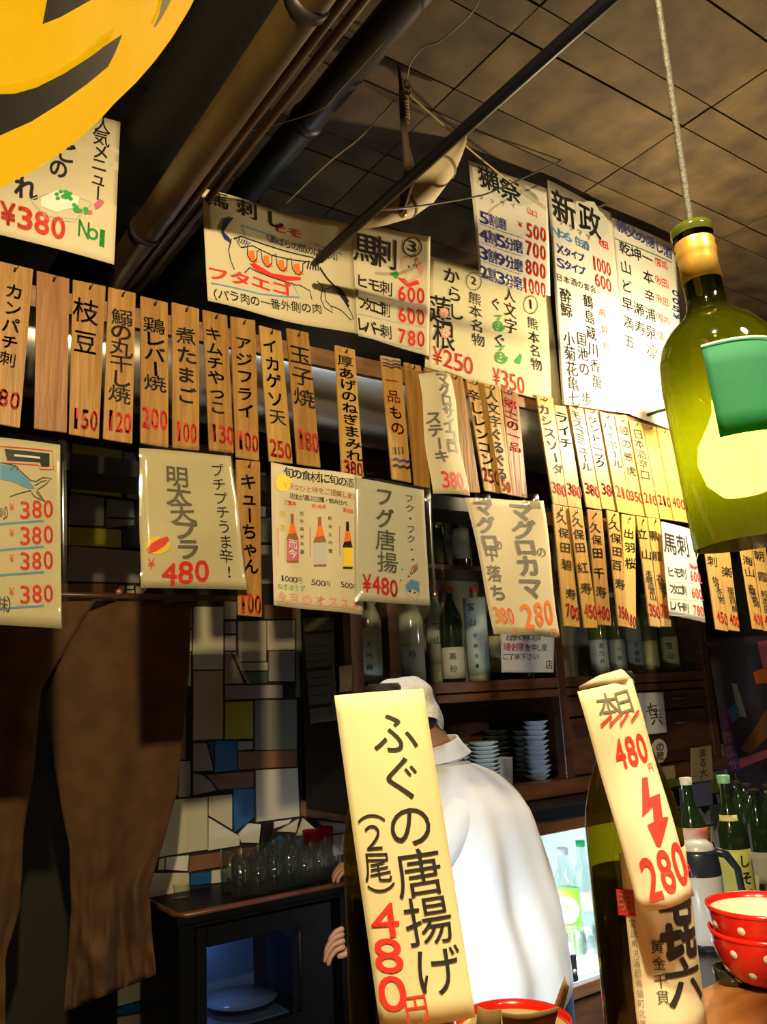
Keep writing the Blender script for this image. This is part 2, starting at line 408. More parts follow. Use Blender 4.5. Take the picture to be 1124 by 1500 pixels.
TILES = {(200, 860, 3.409): '''C 285,98 435,98 433,410 283,412
T 285,420 433,418 433,758 283,765
P 443,172 497,172 497,232 443,232
P 443,240 497,240 497,317 443,317
C 510,172 648,168 648,370 515,372
C 655,168 790,165 790,312 655,315
C 520,378 655,376 655,415 520,417
P 443,325 470,325 537,480 443,484
P 478,325 495,325 575,482 555,482
N 535,425 652,422 652,475 580,482
P 443,492 730,488 730,552 443,562
Y 443,575 583,570 583,755 443,760
G 593,565 800,562 800,810 593,815
P 283,780 350,780 385,915 283,920
K 357,770 388,770 388,912
B 392,768 503,768 500,912 392,925
P 508,772 582,770 582,808 508,815
R 508,822 800,815 800,895 508,912
P 218,870 270,870 270,1045 208,1050
P 283,930 330,940 370,970 400,1015 283,1040
R 350,937 585,920 585,998 410,1012
C 362,1045 478,1035 478,1210 362,1140
B 483,1010 588,1005 588,1150 490,1225
C 597,915 805,903 815,1145 600,1172
C 80,1070 355,1048 355,1310 60,1355
W 362,1152 515,1245 515,1290 360,1315
W 560,1180 622,1185 612,1278 525,1275 510,1235
K 630,1182 680,1178 675,1240 618,1296
W 690,1172 775,1160 760,1180 690,1205
W 812,1158 797,1225 705,1220
W 835,1155 925,1235 803,1243
B 800,1250 888,1242 888,1310 790,1310
B 615,1335 720,1237 765,1300 700,1350
P 905,1165 1065,1185 1070,1220 960,1233
W 985,1240 1075,1227 1075,1320 980,1345
K 930,1247 978,1243 973,1318 897,1310
R 270,1345 590,1298 598,1365 262,1422
W 150,1350 262,1340 255,1418 145,1410
C 115,1358 143,1352 138,1412 108,1412
C 20,1430 262,1428 265,1560 20,1560
B 272,1432 372,1421 370,1480 270,1490
W 378,1417 450,1407 450,1470 376,1480
C 455,1400 598,1374 600,1420 455,1450
C 604,1368 770,1338 775,1385 604,1412
R 640,88 800,88 800,158 640,160
C 440,70 500,70 500,160 440,160
C 262,215 275,215 275,320 262,325
C 250,330 272,330 272,495 250,495
R 60,880 205,870 205,1040 60,1062
R 820,1060 1060,1075 1065,1175 905,1155 822,1140
K 810,560 1000,560 1000,800 810,800
K 812,820 1000,820 1000,1050 815,1050
P 20,98 275,98 275,205 20,205
R 20,340 245,340 245,860 20,860
P 665,320 790,320 790,470 662,470
G 800,100 1000,100 1000,550 800,550''',
 (0, 620, 5.109): '''Y 540,150 918,205 905,550 530,510
G 530,520 780,560 775,765 515,757
G 800,565 1000,588 1005,706 800,697
G 800,712 1005,722 1000,762 800,782
Y 515,775 908,797 908,930 515,910
P 515,918 1045,960 1045,1195 510,1180
K 920,800 1040,770 1040,948 917,930
P 928,210 1010,222 1035,335 930,395
G 935,410 1035,355 1035,570 955,555
C 890,1215 935,1215 930,1300 890,1290
C 950,1215 1000,1215 1000,1240 950,1240
C 948,1250 1005,1250 1005,1312 948,1312
C 1020,1220 1110,1225 1050,1300 1020,1310
G 440,130 520,145 515,380 440,370
R 300,1200 880,1200 880,1330 300,1330
G 300,390 500,390 500,900 300,900
Y 1050,210 1400,270 1400,560 1050,560
C 1050,580 1400,600 1400,900 1050,900
R 1400,140 1700,190 1700,540 1410,520
P 1410,560 1700,560 1700,890 1410,890
C 1720,340 1990,370 1990,700 1720,690
P 1050,960 1500,960 1500,1180 1050,1180
C 1520,910 1900,910 1900,1180 1520,1180
G 1720,710 2030,710 2030,890 1720,890
P 1920,910 2050,910 2050,1200 1920,1200''',
 (0, 860, 2.344): '''C 405,1385 495,1350 495,1415 405,1440
B 405,1445 495,1420 495,1460 400,1470
T 405,1478 495,1465 495,1560 400,1560
C 535,1100 700,1100 700,1340 545,1340''',
 (940, 1100, 6.0): '''Y 150,262 360,235 360,300 150,350
K 150,357 330,337 340,487 150,505
P 337,325 365,320 375,500 347,508
L 380,300 615,270 630,470 470,498 385,420
C 645,200 688,215 650,248
L 692,188 755,170 760,222 700,205
Y 620,262 700,214 765,240 775,350 630,370
L 670,377 775,367 785,455 690,463
W 150,512 325,490 325,515 150,535
C 150,545 330,522 335,620 150,640
C 337,540 400,530 400,620 345,625
C 475,510 520,505 555,560 520,598
C 532,600 600,520 610,640 540,656
C 695,475 790,465 797,585 720,600
T 150,650 400,630 400,780 150,790
Y 545,665 600,660 600,760 555,750
T 800,592 1104,540 1104,615 900,695 802,690
G 610,470 685,470 700,620 615,650
P 410,630 530,620 540,760 410,775
C 620,665 780,640 790,800 620,800
G 800,705 1180,640 1180,900 800,900
L 380,-60 900,-60 900,160 380,250'''}
for (ox, oy, k), rows_ in TILES.items():
    for ln in rows_.split('\n'):
        q = ln.split(); pts = [tuple(map(float, a.split(','))) for a in q[1:]]
        d = .008+.004*random.random()
        w = [PY(ox+a/k, oy+b/k, YB-d) for a, b in pts]
        if min(p.z for p in w) < .02: w = [Vector((p.x, p.y, max(p.z, .02))) for p in w]
        if max(p.x for p in w) > XR: w = [Vector((min(p.x, XR-.01), p.y, p.z)) for p in w]
        MB().prism(w, (0, d+.001, 0)).build('tile', TC[q[0]], wback)

# ------------------------------------------------------------------ ducts, pipes, rails
def pipe(name, label, px, Y, r, m, y0, y1, cat='pipe', wob=0, n=14, extra=None):
    p = PY(px[0], px[1], Y); t = thing(name, label, cat, (p.x, y0, p.z-r))
    k = 10
    pts = [Vector((p.x+wob*math.sin(i*.9), y0+(y1-y0)*i/k, p.z+wob*math.cos(i*1.3))) for i in range(k+1)]
    MB().tube(pts, r, n).build('pipe_run', m, t, True)
    for yy in (extra or []):
        MB().tube([(p.x, yy-.012, p.z), (p.x, yy+.012, p.z)], r*1.12, n).build('coupling', IRON, t, True)
    return t
BRASSY = mat('old_ochre_pipe_paint', (.085,.05,.014), .45, .3, col2=(.045,.025,.008), scale=8)
DIMP = mat('dusty_dark_pipe', (.02,.016,.01), .5, .3)
pipe('ceiling_pipe', 'thick ochre pipe with a clamp running under the ceiling at upper left', (345, 150), 1.35, .038, BRASSY, -.4, 3.05, extra=[1.05, 1.9])
pipe('conduit', 'thin ochre conduit beside the thick ceiling pipe', (391, 149), 1.35, .010, BRASSY, -.4, 3.05, 'pipe')
pipe('conduit', 'thin ochre conduit above the corner of the horse drawing poster', (421, 143), 1.35, .010, BRASSY, -.4, 3.05, 'pipe')
pipe('ceiling_pipe', 'dark dusty pipe with a coupling left of the tied bundle', (425, 205), 1.9, .045, DIMP, -.2, 3.05, extra=[1.8, 2.2])
pipe('ceiling_pipe', 'wide black duct hidden in the dark beside the yellow lantern', (300, 100), 1.5, .08, MATBLACK, -.6, 3.05)
# long black rod
a = PY(463, 384, 1.68); t = thing('ceiling_rod', 'long black lacquered rod running from the horse drawing poster over the viewer', 'rod', (a.x, -.6, a.z-.012))
MB().tube([(a.x, -.6, a.z), (a.x, 1.0, a.z), (a.x, 1.66, a.z)], .0125, 16).build('rod', mat('rod_black', (.004,.004,.006), .45, spec=.12), t, True)
MB().tube([(a.x, 1.66, a.z), (a.x, 1.69, a.z)], .009, 12).build('end_cap', IRON, t, True)
# steel duct behind the tags
a = PY(560, 598, 2.35)
t = thing('exhaust_duct', 'round galvanised steel exhaust duct running behind the wooden menu tags', 'duct', (a.x, a.y, a.z-.15))
MB().tube([(-.4, a.y, a.z), (1.0, a.y, a.z), (2.1, a.y, a.z), (4.0, a.y, a.z)], .15, 40).build('duct_tube', METAL, t, True)
for x in (.25, 1.02, 1.75, 2.5, 3.2): MB().tube([(x-.012, a.y, a.z), (x+.012, a.y, a.z)], .154, 40).build('seam_band', METAL, t, True)
hd = thing('hood_flashing', 'folded galvanised sheet hood above the round steel duct', 'duct', (a.x, a.y, a.z+.16))
for i in range(9):
    x = -.2+i*.45
    MB().prism([(x, a.y-.02, a.z+.16), (x+.44, a.y-.02, a.z+.16), (x+.44, a.y+.24, a.z+.19), (x, a.y+.24, a.z+.19)], (0, .004, -.004)).build('panel', METAL, hd)
# rail that carries the tags
RAILW = mat('rail_brown_wood', (.16,.075,.03), .55, col2=(.28,.14,.06), scale=7, stretch=(.8,8,8), bump=.2)
t = thing('tag_rail', 'long brown wooden rail the upper row of menu tags hangs from', 'rail', (1.5, YT+.03, 2.42))
MB().box(-.5, 3.6, YT+.012, YT+.03, 2.425, 2.475).build('batten', RAILW, t)
t = thing('tag_rail', 'dark wooden rail behind the lower row of menu tags', 'rail', (2.7, YT+.03, 2.04))
MB().box(1.85, 3.7, YT+.012, YT+.03, 2.045, 2.085).build('batten', DARKH, t)
p0 = PY(176, 236, 1.95); p1 = PY(258, 292, 1.95)
t = thing('ceiling_beam', 'rough brown wooden beam between the popular menu poster and the ochre pipe', 'beam', (p0.x, 1.95, p1.z))
MB().box(-.3, p1.x-.05, 1.95, 2.03, p1.z, p0.z).build('timber', mat('rough_beam', (.07,.035,.015), .8, col2=(.14,.07,.03), scale=5, stretch=(1,6,6), bump=.5), t)
# lower hood lip behind the lower signs
a = PY(600, 735, 2.3)
t = thing('hood_lip', 'dark metal hood edge under the steel duct behind the paper signs', 'duct', (a.x, 2.3, a.z-.02))
MB().box(.2, 3.3, 2.28, 2.48, a.z-.02, a.z+.03).build('edge', mat('dark_steel', (.03,.03,.03), .35, .7), t)

# ------------------------------------------------------------------ wooden tags
def menu_tag(px, label, text=None, a=None, b=None, w=16, h=15, price=None, pa=None, pb=None, phh=24, wood=0, col='k', group='wooden menu tags', Y=YT, wt=.03, pcol='r', pout='d', nail=True, extra=None, dz=0):
    Yd = Y-.0062*(dz % 2)
    c = [PY(x, y, Yd) for x, y in px]
    s = Surf(c, px); base = (c[2]+c[3])/2
    t = thing('menu_tag', label, 'menu tag', base, group)
    n = Vector((0, 1, 0))
    bevel(MB().prism(c, n*.0055).build('board', YWOOD if wood == 3 else WOODS[wood], t), .0012, 1)
    if nail:
        q = s.at(.5, .045, .0); nl = MB().tube([q, q+Vector((0, -.010, .004))], .0022, 8).build('nail', IRON, t)
        MB().tube([s.at(.5, .045, .004), s.at(.56, .02, .004), s.at(.6, .005, .003)], .0010, 6).build('hook', IRON, nl)
    if text: s.text(text, a, b, w, h, col, wt)
    if price: s.num(price, pa, pb, phh, pcol, pout, .022)
    if extra: extra(s)
    s.flush(t); return t
TG = [
 ([(-6,381),(49,394),(29,627),(-25,617)], 'menu tag cut by the left picture edge, second from left above the fish price sheet', 'カンパチ刺', (21,428), (11,527), 24, 20, '380', (-20,577), (30,589), 27, 0),
 ([(54,396),(102,408),(98,634),(50,628)], 'blank dark reddish menu tag left of the tag priced 150', None, None, None, 0, 0, None, None, None, 0, 2),
 ([(107,409),(155,419),(145,643),(101,636)], 'amber menu tag for green soybeans priced 150', '枝豆', (126,457), (124,502), 33, 33, '150', (105,612), (144,618), 30, 0),
 ([(159,420),(199,429),(194,650),(151,643)], 'amber menu tag for grilled dried sardine priced 120', '鰯の丸干し焼', (178,465), (176,579), 31, 23, '120', (156,614), (193,622), 30, 0),
 ([(206,433),(246,443),(247,656),(206,649)], 'amber menu tag for grilled chicken liver priced 200', '鶏レバー焼', (225,477), (227,562), 30, 21, '200', (207,611), (246,617), 31, 0),
 ([(252,442),(292,452),(292,660),(253,656)], 'amber menu tag with a split upper corner, priced 100, left of the 130 tag', '煮たまご', (273,492), (273,580), 27, 23, '100', (256,631), (289,636), 29, 0),
 ([(297,453),(333,462),(343,664),(307,660)], 'amber menu tag for kimchi tofu priced 130', 'キムチやっこ', (313,490), (319,597), 23, 18, '130', (308,633), (343,639), 27, 0),
 ([(338,463),(374,469),(380,675),(346,670)], 'amber menu tag for fried horse mackerel priced 100, above the pickle tag', 'アジフライ', (357,504), (360,602), 23, 19, '100', (347,644), (379,651), 28, 0),
 ([(380,476),(412,485),(429,679),(395,676)], 'light tan menu tag for squid tempura priced 250', 'イカゲソ天', (396,507), (407,612), 22, 21, '250', (395,655), (427,663), 26, 1),
 ([(420,480),(452,487),(470,685),(436,680)], 'amber menu tag for grilled egg priced 180', '玉子焼', (439,521), (446,584), 30, 26, '180', (436,642), (467,651), 30, 0),
 ([(491,505),(520,512),(533,699),(501,695)], 'tan menu tag with a long line of writing priced 380, alone over the steel duct', '厚あげのねぎまみれ', (506,530), (519,668), 22, 15, '380', (503,683), (532,690), 23, 1),
 ([(592,530),(617,536),(631,715),(608,711)], 'blank amber menu tag left of the folded paper steak sign', None, None, None, 0, 0, None, None, None, 0, 0),
 ([(622,538),(652,544),(668,720),(640,716)], 'blank amber menu tag mostly hidden behind the folded paper steak sign', None, None, None, 0, 0, None, None, None, 0, 0),
 ([(653,543),(678,552),(704,722),(682,721)], 'blank amber menu tag right of the folded paper steak sign', None, None, None, 0, 0, None, None, None, 0, 0),
 ([(683,553),(708,560),(733,723),(711,719)], 'tan menu tag for spicy lotus root priced 250', '辛しレンコン', (694,580), (714,674), 18, 16, '250', (707,693), (732,702), 22, 1),
 ([(709,561),(733,566),(751,726),(735,722)], 'tan menu tag right of the spicy lotus root tag, its price half covered', '人文字ぐるぐる', (720,580), (736,694), 16, 16, '50', (735,709), (749,715), 18, 1),
 ([(735,566),(759,576),(773,730),(751,726)], 'reddish menu tag with red lettering, last before the gap in the upper row', '郷土の一品', (748,592), (755,655), 17, 14, None, None, None, 0, 2, 'r'),
 ([(786,578),(810,583),(832,742),(811,738)], 'tan drink tag priced 380, first tag right of the gap in the upper row', 'カシスソーダ', (797,600), (818,688), 16, 14, '380', (809,713), (830,720), 18, 1),
 ([(811,583),(832,588),(853,745),(833,742)], 'tan drink tag with three characters priced 380, second right of the gap', 'ライチ', (823,612), (830,650), 17, 15, '380', (831,715), (852,722), 18, 1),
 ([(833,588),(854,595),(882,747),(860,743)], 'tan drink tag priced 380, third right of the gap', 'モスコミュール', (844,608), (860,684), 15, 12, '380', (857,714), (879,722), 18, 1),
 ([(856,596),(878,601),(905,749),(883,745)], 'tan drink tag priced 380, fourth right of the gap', 'ジントニック', (868,616), (880,680), 14, 11, '380', (881,715), (903,722), 18, 1),
 ([(879,602),(899,609),(927,754),(906,750)], 'tan drink tag priced 210, brightly lit', 'ハイボール', (890,624), (905,680), 14, 12, '210', (902,718), (924,726), 18, 1),
]
for i, g in enumerate(TG):
    px, lab, tx, a, b, w, h, pr_, pa, pb, ph_, wd_ = g[:12]
    menu_tag(px, lab, tx, a, b, w, h, pr_, pa, pb, ph_, wd_, *(g[12:]), dz=i)
def tagwave(s):
    for k, yy in enumerate((528, 533, 537)): s.line([(560,yy-2),(567,yy-1),(573,yy+2),(580,yy),(587,yy+3)], 2.2, 'k' if k else 'v')
    for k, yy in enumerate((675, 684)):
        s.line([(576,yy-1),(581,yy-3),(586,yy+1),(591,yy-1),(596,yy+2),(601,yy)], 3.5, 'b' if not k else 'k')
    for xx in (578, 583, 589): s.line([(xx,655),(xx+1,660),(xx+1,666)], 2.2, 'k')
menu_tag([(558,520),(587,526),(603,707),(575,702)], 'tan menu tag with red lettering and blue waves near its foot', '一品もの', (574,558), (583,628), 19, 18, wood=1, col='r', extra=tagwave, nail=False)
x0 = 901
HOT = [('越の景虎', '350', 'brightly lit drink tag next right of the 210 tag'), ('日本酒辛口', '210', 'brightly lit drink tag, second right of the 210 tag'), (None, '210', 'glaring drink tag, third right of the 210 tag'), (None, '400', 'glaring drink tag, fourth right of the 210 tag'), (None, None, 'glaring drink tag touching the wine bottle lamp edge'),
       (None, None, 'drink tag hidden behind the left part of the wine bottle lamp'), (None, None, 'drink tag hidden behind the middle of the wine bottle lamp')]
for i, (tx, pr_, lab) in enumerate(HOT):
    xa_ = 901+i*20.5; q = [(xa_,609+i*5.6),(xa_+19.5,614+i*5.6),(xa_+45,757+i*3),(xa_+26,754+i*3)]
    m_ = lambda f, g_: (xa_+9.7+25.5*f, 612+i*5.5+f*142)
    menu_tag(q, lab, tx, m_(.13, 0), m_(.55, 0), 14, 13, pr_, (xa_+22,725+i*3), (xa_+41,731+i*3), 16, 1, wt=.02, dz=i)
LOW = [
 ([(810,738),(833,743),(850,919),(827,917)], 'lower row tag priced 700, leftmost of that row', ('久保田','碧寿'), (823,760), (828,802), (831,828), (836,870), '700', (829,892), (849,901), 21, 1),
 ([(834,743),(853,745),(876,920),(857,920)], 'lower row tag priced 450, second from its left end', ('久保田','紅寿'), (846,765), (850,802), (854,832), (859,862), '450', (856,893), (875,898), 21, 1),
 ([(861,746),(882,748),(896,917),(876,915)], 'reddish lower row tag priced 480, third from its left end', ('久保田','千寿'), (872,773), (876,810), (878,840), (881,868), '480', (875,894), (894,901), 20, 0),
 ([(889,747),(907,751),(921,919),(907,917)], 'narrow lower row tag priced 350 half under the yellow tag', ('久保田','百寿'), (900,770), (904,808), (904,828), (908,856), '350', (906,895), (920,900), 18, 1),
 ([(911,753),(931,756),(932,921),(918,919)], 'yellow lower row tag with three large characters', ('出羽','桜'), (921,782), (923,802), (924,825), (924,825), '480', (917,905), (932,912), 18, 3),
 ([(933,756),(948,758),(968,919),(953,917)], 'lower row tag priced 350 right of the yellow tag', ('立山','本醸造富山'), (941,782), (947,812), (950,840), (957,875), '350', (951,892), (967,898), 19, 1),
 ([(949,758),(967,760),(984,918),(969,918)], 'lower row tag priced 700 touching the small white horse meat sheet', ('黒龍','大吟醸福井'), (957,785), (963,815), (966,845), (975,872), '700', (968,893), (984,899), 19, 1),
 ([(1029,775),(1048,779),(1067,925),(1050,922)], 'lower row tag priced 450 just right of the small white horse meat sheet', ('刺','佐々木山形'), (1044,822), (1044,822), (1048,850), (1058,880), '450', (1050,902), (1066,908), 18, 1),
 ([(1050,778),(1066,780),(1084,925),(1068,923)], 'lower row tag priced 400 second right of the small white sheet', ('楽','福島吟醸'), (1065,838), (1065,838), (1070,865), (1077,892), '400', (1069,906), (1083,912), 17, 1),
 ([(1081,778),(1099,781),(1118,923),(1104,921)], 'lower row tag priced 400 third right of the small white sheet', ('海山','本醸造新潟'), (1095,822), (1098,838), (1100,860), (1108,885), '400', (1104,905), (1118,910), 17, 1),
 ([(1101,781),(1120,785),(1138,927),(1120,924)], 'lower row tag cut by the right picture edge', ('朝霞','純米宮城'), (1112,815), (1117,845), (1120,870), (1124,895), '480', (1120,908), (1136,913), 17, 1),
]
for i, (px, lab, tx, a1, b1, a2, b2, pr_, pa, pb, ph_, wd_) in enumerate(LOW):
    def ex(s, tx=tx, a2=a2, b2=b2):
        k = 11 if len(tx[1]) <= 2 else 7
        s.text(tx[1], a2, b2, 15 if k == 11 else 9, 15 if k == 11 else 9, 'k', .02)
    menu_tag(px, lab, tx[0], a1, b1, 14, 14, pr_, pa, pb, ph_, wd_, Y=YT-.006, wt=.02, extra=ex, dz=i, group='lower row of wooden drink tags')
menu_tag([(346,673),(381,676),(384,904),(349,901)], 'single long menu tag for pickles priced 100 between two paper signs', 'キューちゃん', (363,706), (367,830), 22, 22, '100', (351,882), (383,887), 30, 0, Y=YT-.004, dz=1)
# ------------------------------------------------------------------ posters on the tag plane
s = poster('wall_poster', 'cream popular menu poster with tofu drawing and green number one, under the yellow lantern', [(-38,125),(177,178),(167,388),(-38,333)], YT-.01, CREAM)
s.text('人気メニュー', (150,183), (143,283), 25, 22, 'k', .02)
s.text('ごの', (96,226), (86,248), 26, 26, 'k', .04); s.text('れ', (38,276), (38,276), 32, 32, 'k', .05); s.text('や', (20,245), (20,245), 26, 26, 'k', .04)
s.num('¥380', (0,310), (97,338), 34, 'r', 't', .035); s.text('No1', (122,337), (149,350), 17, 24, 'g', .03)
s.line([(44,293),(82,280),(134,297),(110,322),(68,318),(44,293)], 1.2, 's'); s.line([(46,298),(70,323),(108,326),(134,300)], 1.2, 's'); s.poly([(60,290),(84,279),(116,290),(112,304),(82,312),(60,303)], 'w', lay=1)
for k in range(26):
    an = random.random()*6.3; r_ = random.random()
    cx, cy = ((95,287) if k < 15 else (112,308)); s.disc((cx+17*r_*math.cos(an), cy+8*r_*math.sin(an)), 3.6, 3, 'g', lay=2+k % 3, n=7)
s.poly([(137,300),(146,292),(153,296),(147,304),(139,308)], 'm', lay=1); s.disc((131,312), 4, 3.4, 'm', lay=1, n=10)
s.disc((163,238), 4, 5, 's', n=12); s.flush(s.root)

s = poster('wall_poster', 'wide cream poster with a drawn horse showing its rib cuts', [(293,279),(516,331),(524,491),(304,441)], YT-.012, CREAM, curl=wavy(.008, 1.1, .4, 1))
s.text('馬刺し', (318,297), (404,321), 28, 22, 'k', .04)
s.text('ヒモ', (414,334), (434,340), 18, 12, 'r', .04); s.text('（あばらの間のばら肉）', (391,346), (496,378), 11, 11, 'k', .015)
s.line([(406,345),(355,333),(364,362)], 2, 'c'); s.line([(500,374),(470,360)], 1.5, 'c')
for k in range(7): s.line([(339-k,322+k),(326-k*.6,326+k*3),(322+k*.8,340+k*2),(334+k*.5,352+k)], 2.2, 'k' if k % 2 else 'b')
s.line([(340,352),(352,348),(368,352),(400,360),(430,368),(460,376),(468,388)], 1.8, 'k')
s.line([(346,356),(352,364),(370,360),(400,372),(430,378),(456,382)], 1.6, 'k')
for k in range(5): s.line([(344+k*4,350+k),(346+k*4,357+k),(350+k*4,351+k)], 1.3, 'k')
s.line([(337,352),(333,368),(336,382),(342,396)], 1.5, 'k')
rib = [(362,362)]
for k in range(4):
    x_, y_ = 364+k*23, 376+k*5.5
    s.poly([(x_,y_-8),(x_+8,y_-9),(x_+10,y_+2),(x_+16,y_+7),(x_+8,y_+9),(x_,y_+2)], 'o'); rib += [(x_-2,y_-2),(x_+3,y_+6),(x_+8,y_+8),(x_+13,y_+2),(x_+13,y_-8),(x_+19,y_-12)]
s.line(rib, 1.5, 'k', lay=2)
s.poly([(366,386),(374,385),(400,398),(428,402),(444,404),(443,408),(420,409),(396,404),(372,393)], 'r')
s.line([(358,400),(366,392),(374,396),(400,404),(424,411),(440,416)], 1.4, 'k'); s.line([(440,414),(456,424),(459,437)], 1.4, 'k')
s.line([(466,410),(474,420),(471,436),(476,450),(487,458),(486,450),(478,440),(476,424),(486,420),(500,436),(512,458),(516,468),(512,470),(500,456),(486,448)], 1.4, 'k')
s.line([(470,392),(480,408),(494,424),(500,436),(510,450)], 3, 'k'); s.poly([(492,418),(500,424),(510,442),(508,446),(498,434)], 'k', lay=1)
for k in range(6): s.line([(455+k*3,380+k*2),(452+k*4,392+k)], 2, 'k')
s.text('フタエゴ', (318,403), (416,420), 28, 17, 'r', .04); s.text('（バラ肉の一番外側の肉', (309,431), (466,451), 14, 14, 'k', .02)
s.line([(308,416),(380,429),(442,433),(430,410)], 1.8, 'c'); s.flush(s.root)

s = poster('wall_poster', 'cream horse meat price sheet marked three, with a small pink horse head', [(515,325),(631,346),(628,522),(524,490)], YT-.022, CREAM, curl=wavy(.003, .7, .4, 2))
s.text('馬刺', (536,364), (564,370), 34, 42, 'k', .04); s.text('3', (605,361), (605,361), 11, 15, 'k', .04); s.disc((605,361), 13, 14, 'k', ring=2)
for i, (w_, p_) in enumerate((('ヒモ刺','600'), ('フタエゴ刺','600'), ('レバー刺','780'))):
    y_ = 413+i*32
    s.text(w_, (530,y_), (566,y_+9), 18 if i != 1 else 12, 19, 'k', .03); s.num(p_, (583,y_+15), (623,y_+21), 23, 'r', None, .05)
    s.line([(524,y_+15),(622,y_+35)], 1, 'l')
hp = [(592,379),(597,376),(604,379),(612,376),(613,383),(618,392),(618,404),(610,406),(606,412),(598,415),(592,410),(596,400),(592,390)]
s.line(hp, 1.4, 'p', closed=True); s.poly([(612,376),(621,392),(618,406),(614,396),(610,384)], 'p'); s.poly([(582,405),(594,408),(600,414),(612,410),(615,416),(598,420)], 'r', lay=1); s.poly([(574,400),(582,396),(586,402),(580,408)], 'g', lay=1)
s.disc((600,390), 1.5, 1.5, 'k', n=8); s.disc((607,388), 1.5, 1.5, 'k', n=8); s.flush(s.root)

s = poster('wall_poster', 'large pale yellow poster with lotus root and green swirls priced 250 and 350', [(629,374),(804,424),(823,594),(622,538)], YT-.002, YELP, curl=wavy(.003, .6, .5, 3))
s.text('からし', (662,404), (669,458), 22, 22, 'k', .02); s.text('蓮根', (645,454), (650,492), 28, 38, 'k', .03)
for c_ in ((650,459), (652,488)):
    s.disc(c_, 7, 8, 'p', lay=4); 
    for k in range(5): s.disc((c_[0]+3.6*math.cos(k*1.26), c_[1]+4*math.sin(k*1.26)), 1.2, 1.3, 'w', lay=6, n=6)
s.num('¥250', (633,520), (694,537), 28, 'r', None, .02)
s.text('2', (695,411), (695,411), 8, 12, 'k', .02); s.disc((695,412), 11, 13, 'k', ring=1)
s.text('熊本名物', (696,437), (701,498), 18, 17, 'k', .01)
s.text('人文字', (747,433), (749,478), 18, 20, 'k', .015); s.text('ぐ', (727,446), (727,446), 16, 18, 'k', .015); s.text('ぐ', (732,499), (732,499), 18, 18, 'k', .015)
def swirl(s, cx, cy, r):
    s.line([(cx+(r*(1-k/26))*math.cos(k*.52)*.95, cy+(r*(1-k/26))*math.sin(k*.52)) for k in range(24)], 2.6, 'g')
    s.line([(cx-r*.7,cy-r*1.5),(cx+r*.6,cy-r*1.6),(cx-r*.2,cy-r*.9)], 2.4, 'g')
swirl(s, 731, 477, 9); swirl(s, 734, 523, 10)
s.num('¥350', (722,549), (770,566), 27, 'r', None, .02)
s.text('1', (777,446), (777,446), 6, 13, 'k', .02); s.disc((777,447), 10, 13, 'k', ring=1)
s.text('熊本名物', (780,475), (786,534), 16, 16, 'k', .01)
s.poly([(754,529),(763,518),(765,522),(762,534),(757,533)], 'g'); s.flush(s.root)

def cloud(s, cx, cy, rx, ry, col='s'):
    s.poly([(cx+rx*math.cos(k*.35)*(1+.12*math.sin(k*1.9)), cy+ry*math.sin(k*.35)*(1+.15*math.cos(k*2.3))+.4*rx*math.cos(k*.35)) for k in range(18)], 'h', lay=-2)
s = poster('wall_poster', 'white sake poster with blue lettering and red prices 500 to 1000', [(687,234),(802,278),(806,434),(702,398)], YT-.014, WHITEP)
cloud(s, 741, 277, 42, 18)
s.text('獺祭', (717,264), (747,280), 27, 30, 'k', .05); s.text('ダッサイ', (705,289), (752,302), 7, 8, 'k', 0); s.text('（山口）', (770,308), (788,318), 9, 9, 'r', 0)
for i, (t_, p_) in enumerate((('5割磨','500'), ('4割5分磨','700'), ('3割9分磨','800'), ('2割3分磨','1000'))):
    y_ = 319+i*26.5; s.text(t_, (709,y_), (736 if i == 0 else 760,y_+(9 if i == 0 else 17)), 13, 17, 'b', .03)
    s.num(p_, (770-(4 if i == 3 else 0),y_+18), (800,y_+28), 23, 'r', None, .03); s.line([(704,y_+10),(765,y_+31)], .9, 'l')
s.num('¥', (758,328), (766,331), 9, 'r', None, .02); s.flush(s.root)
s = poster('wall_poster', 'tall white sake poster with big brushed heading, priced 1000 and 600', [(801,264),(897,312),(925,606),(824,592)], YT-.018, WHITEP)
cloud(s, 866, 322, 26, 26)
s.text('新政', (826,310), (865,324), 34, 44, 'k', .05); s.text('アラマサ', (822,328), (862,348), 8, 9, 'k', .0)
s.text('No6（生酒）', (813,341), (866,364), 12, 13, 'c', .02); s.text('（秋田）', (877,353), (894,362), 9, 12, 'r', .0)
s.text('Xタイプ', (820,367), (851,378), 11, 13, 'b', .02); s.text('Sタイプ', (821,387), (852,397), 11, 13, 'b', .02)
s.num('1000', (868,384), (897,396), 23, 'r', None, .03); s.num('600', (872,408), (898,420), 22, 'r', None, .03)
s.text('日本酒の宴会', (819,408), (870,424), 9, 10, 'k', 0)
for col_, x_ in (('酔鯨　小菊花亀七', 828), ('　　　国池の　歩', 847), ('鶴島蔵川香萬', 862)):
    s.text(col_, (x_,434 if x_ < 860 else 442), (x_+13,585 if x_ < 860 else 560), 15, 18, 'k', .02)
s.text('高佐熊', (884,458), (891,508), 11, 11, 'r', 0); s.flush(s.root)
s = poster('wall_poster', 'tall white sake poster headed with blue writing, just left of the wine bottle lamp', [(897,318),(990,360),(1008,640),(926,607)], YT-.008, WHITEP)
s.text('親父の隠し酒', (911,333), (978,370), 13, 17, 'b', .02); s.line([(902,350),(984,385)], 1, 'g')
for i, (t_, q_) in enumerate((('乾坤一','（宮城）'), ('山　本','（秋田）'), ('ど　辛','（秋田）'), ('早瀬浦','（福井）'), ('満寿泉','（富山）'), ('五　凛','（石川）'))):
    y_ = 365+i*27; s.text(t_, (916+i*1.5,y_), (948+i*1.5,y_+15), 15, 18, 'k', .01); s.text(q_, (957+i,y_+17), (980+i,y_+27), 8, 12, 'r', 0)
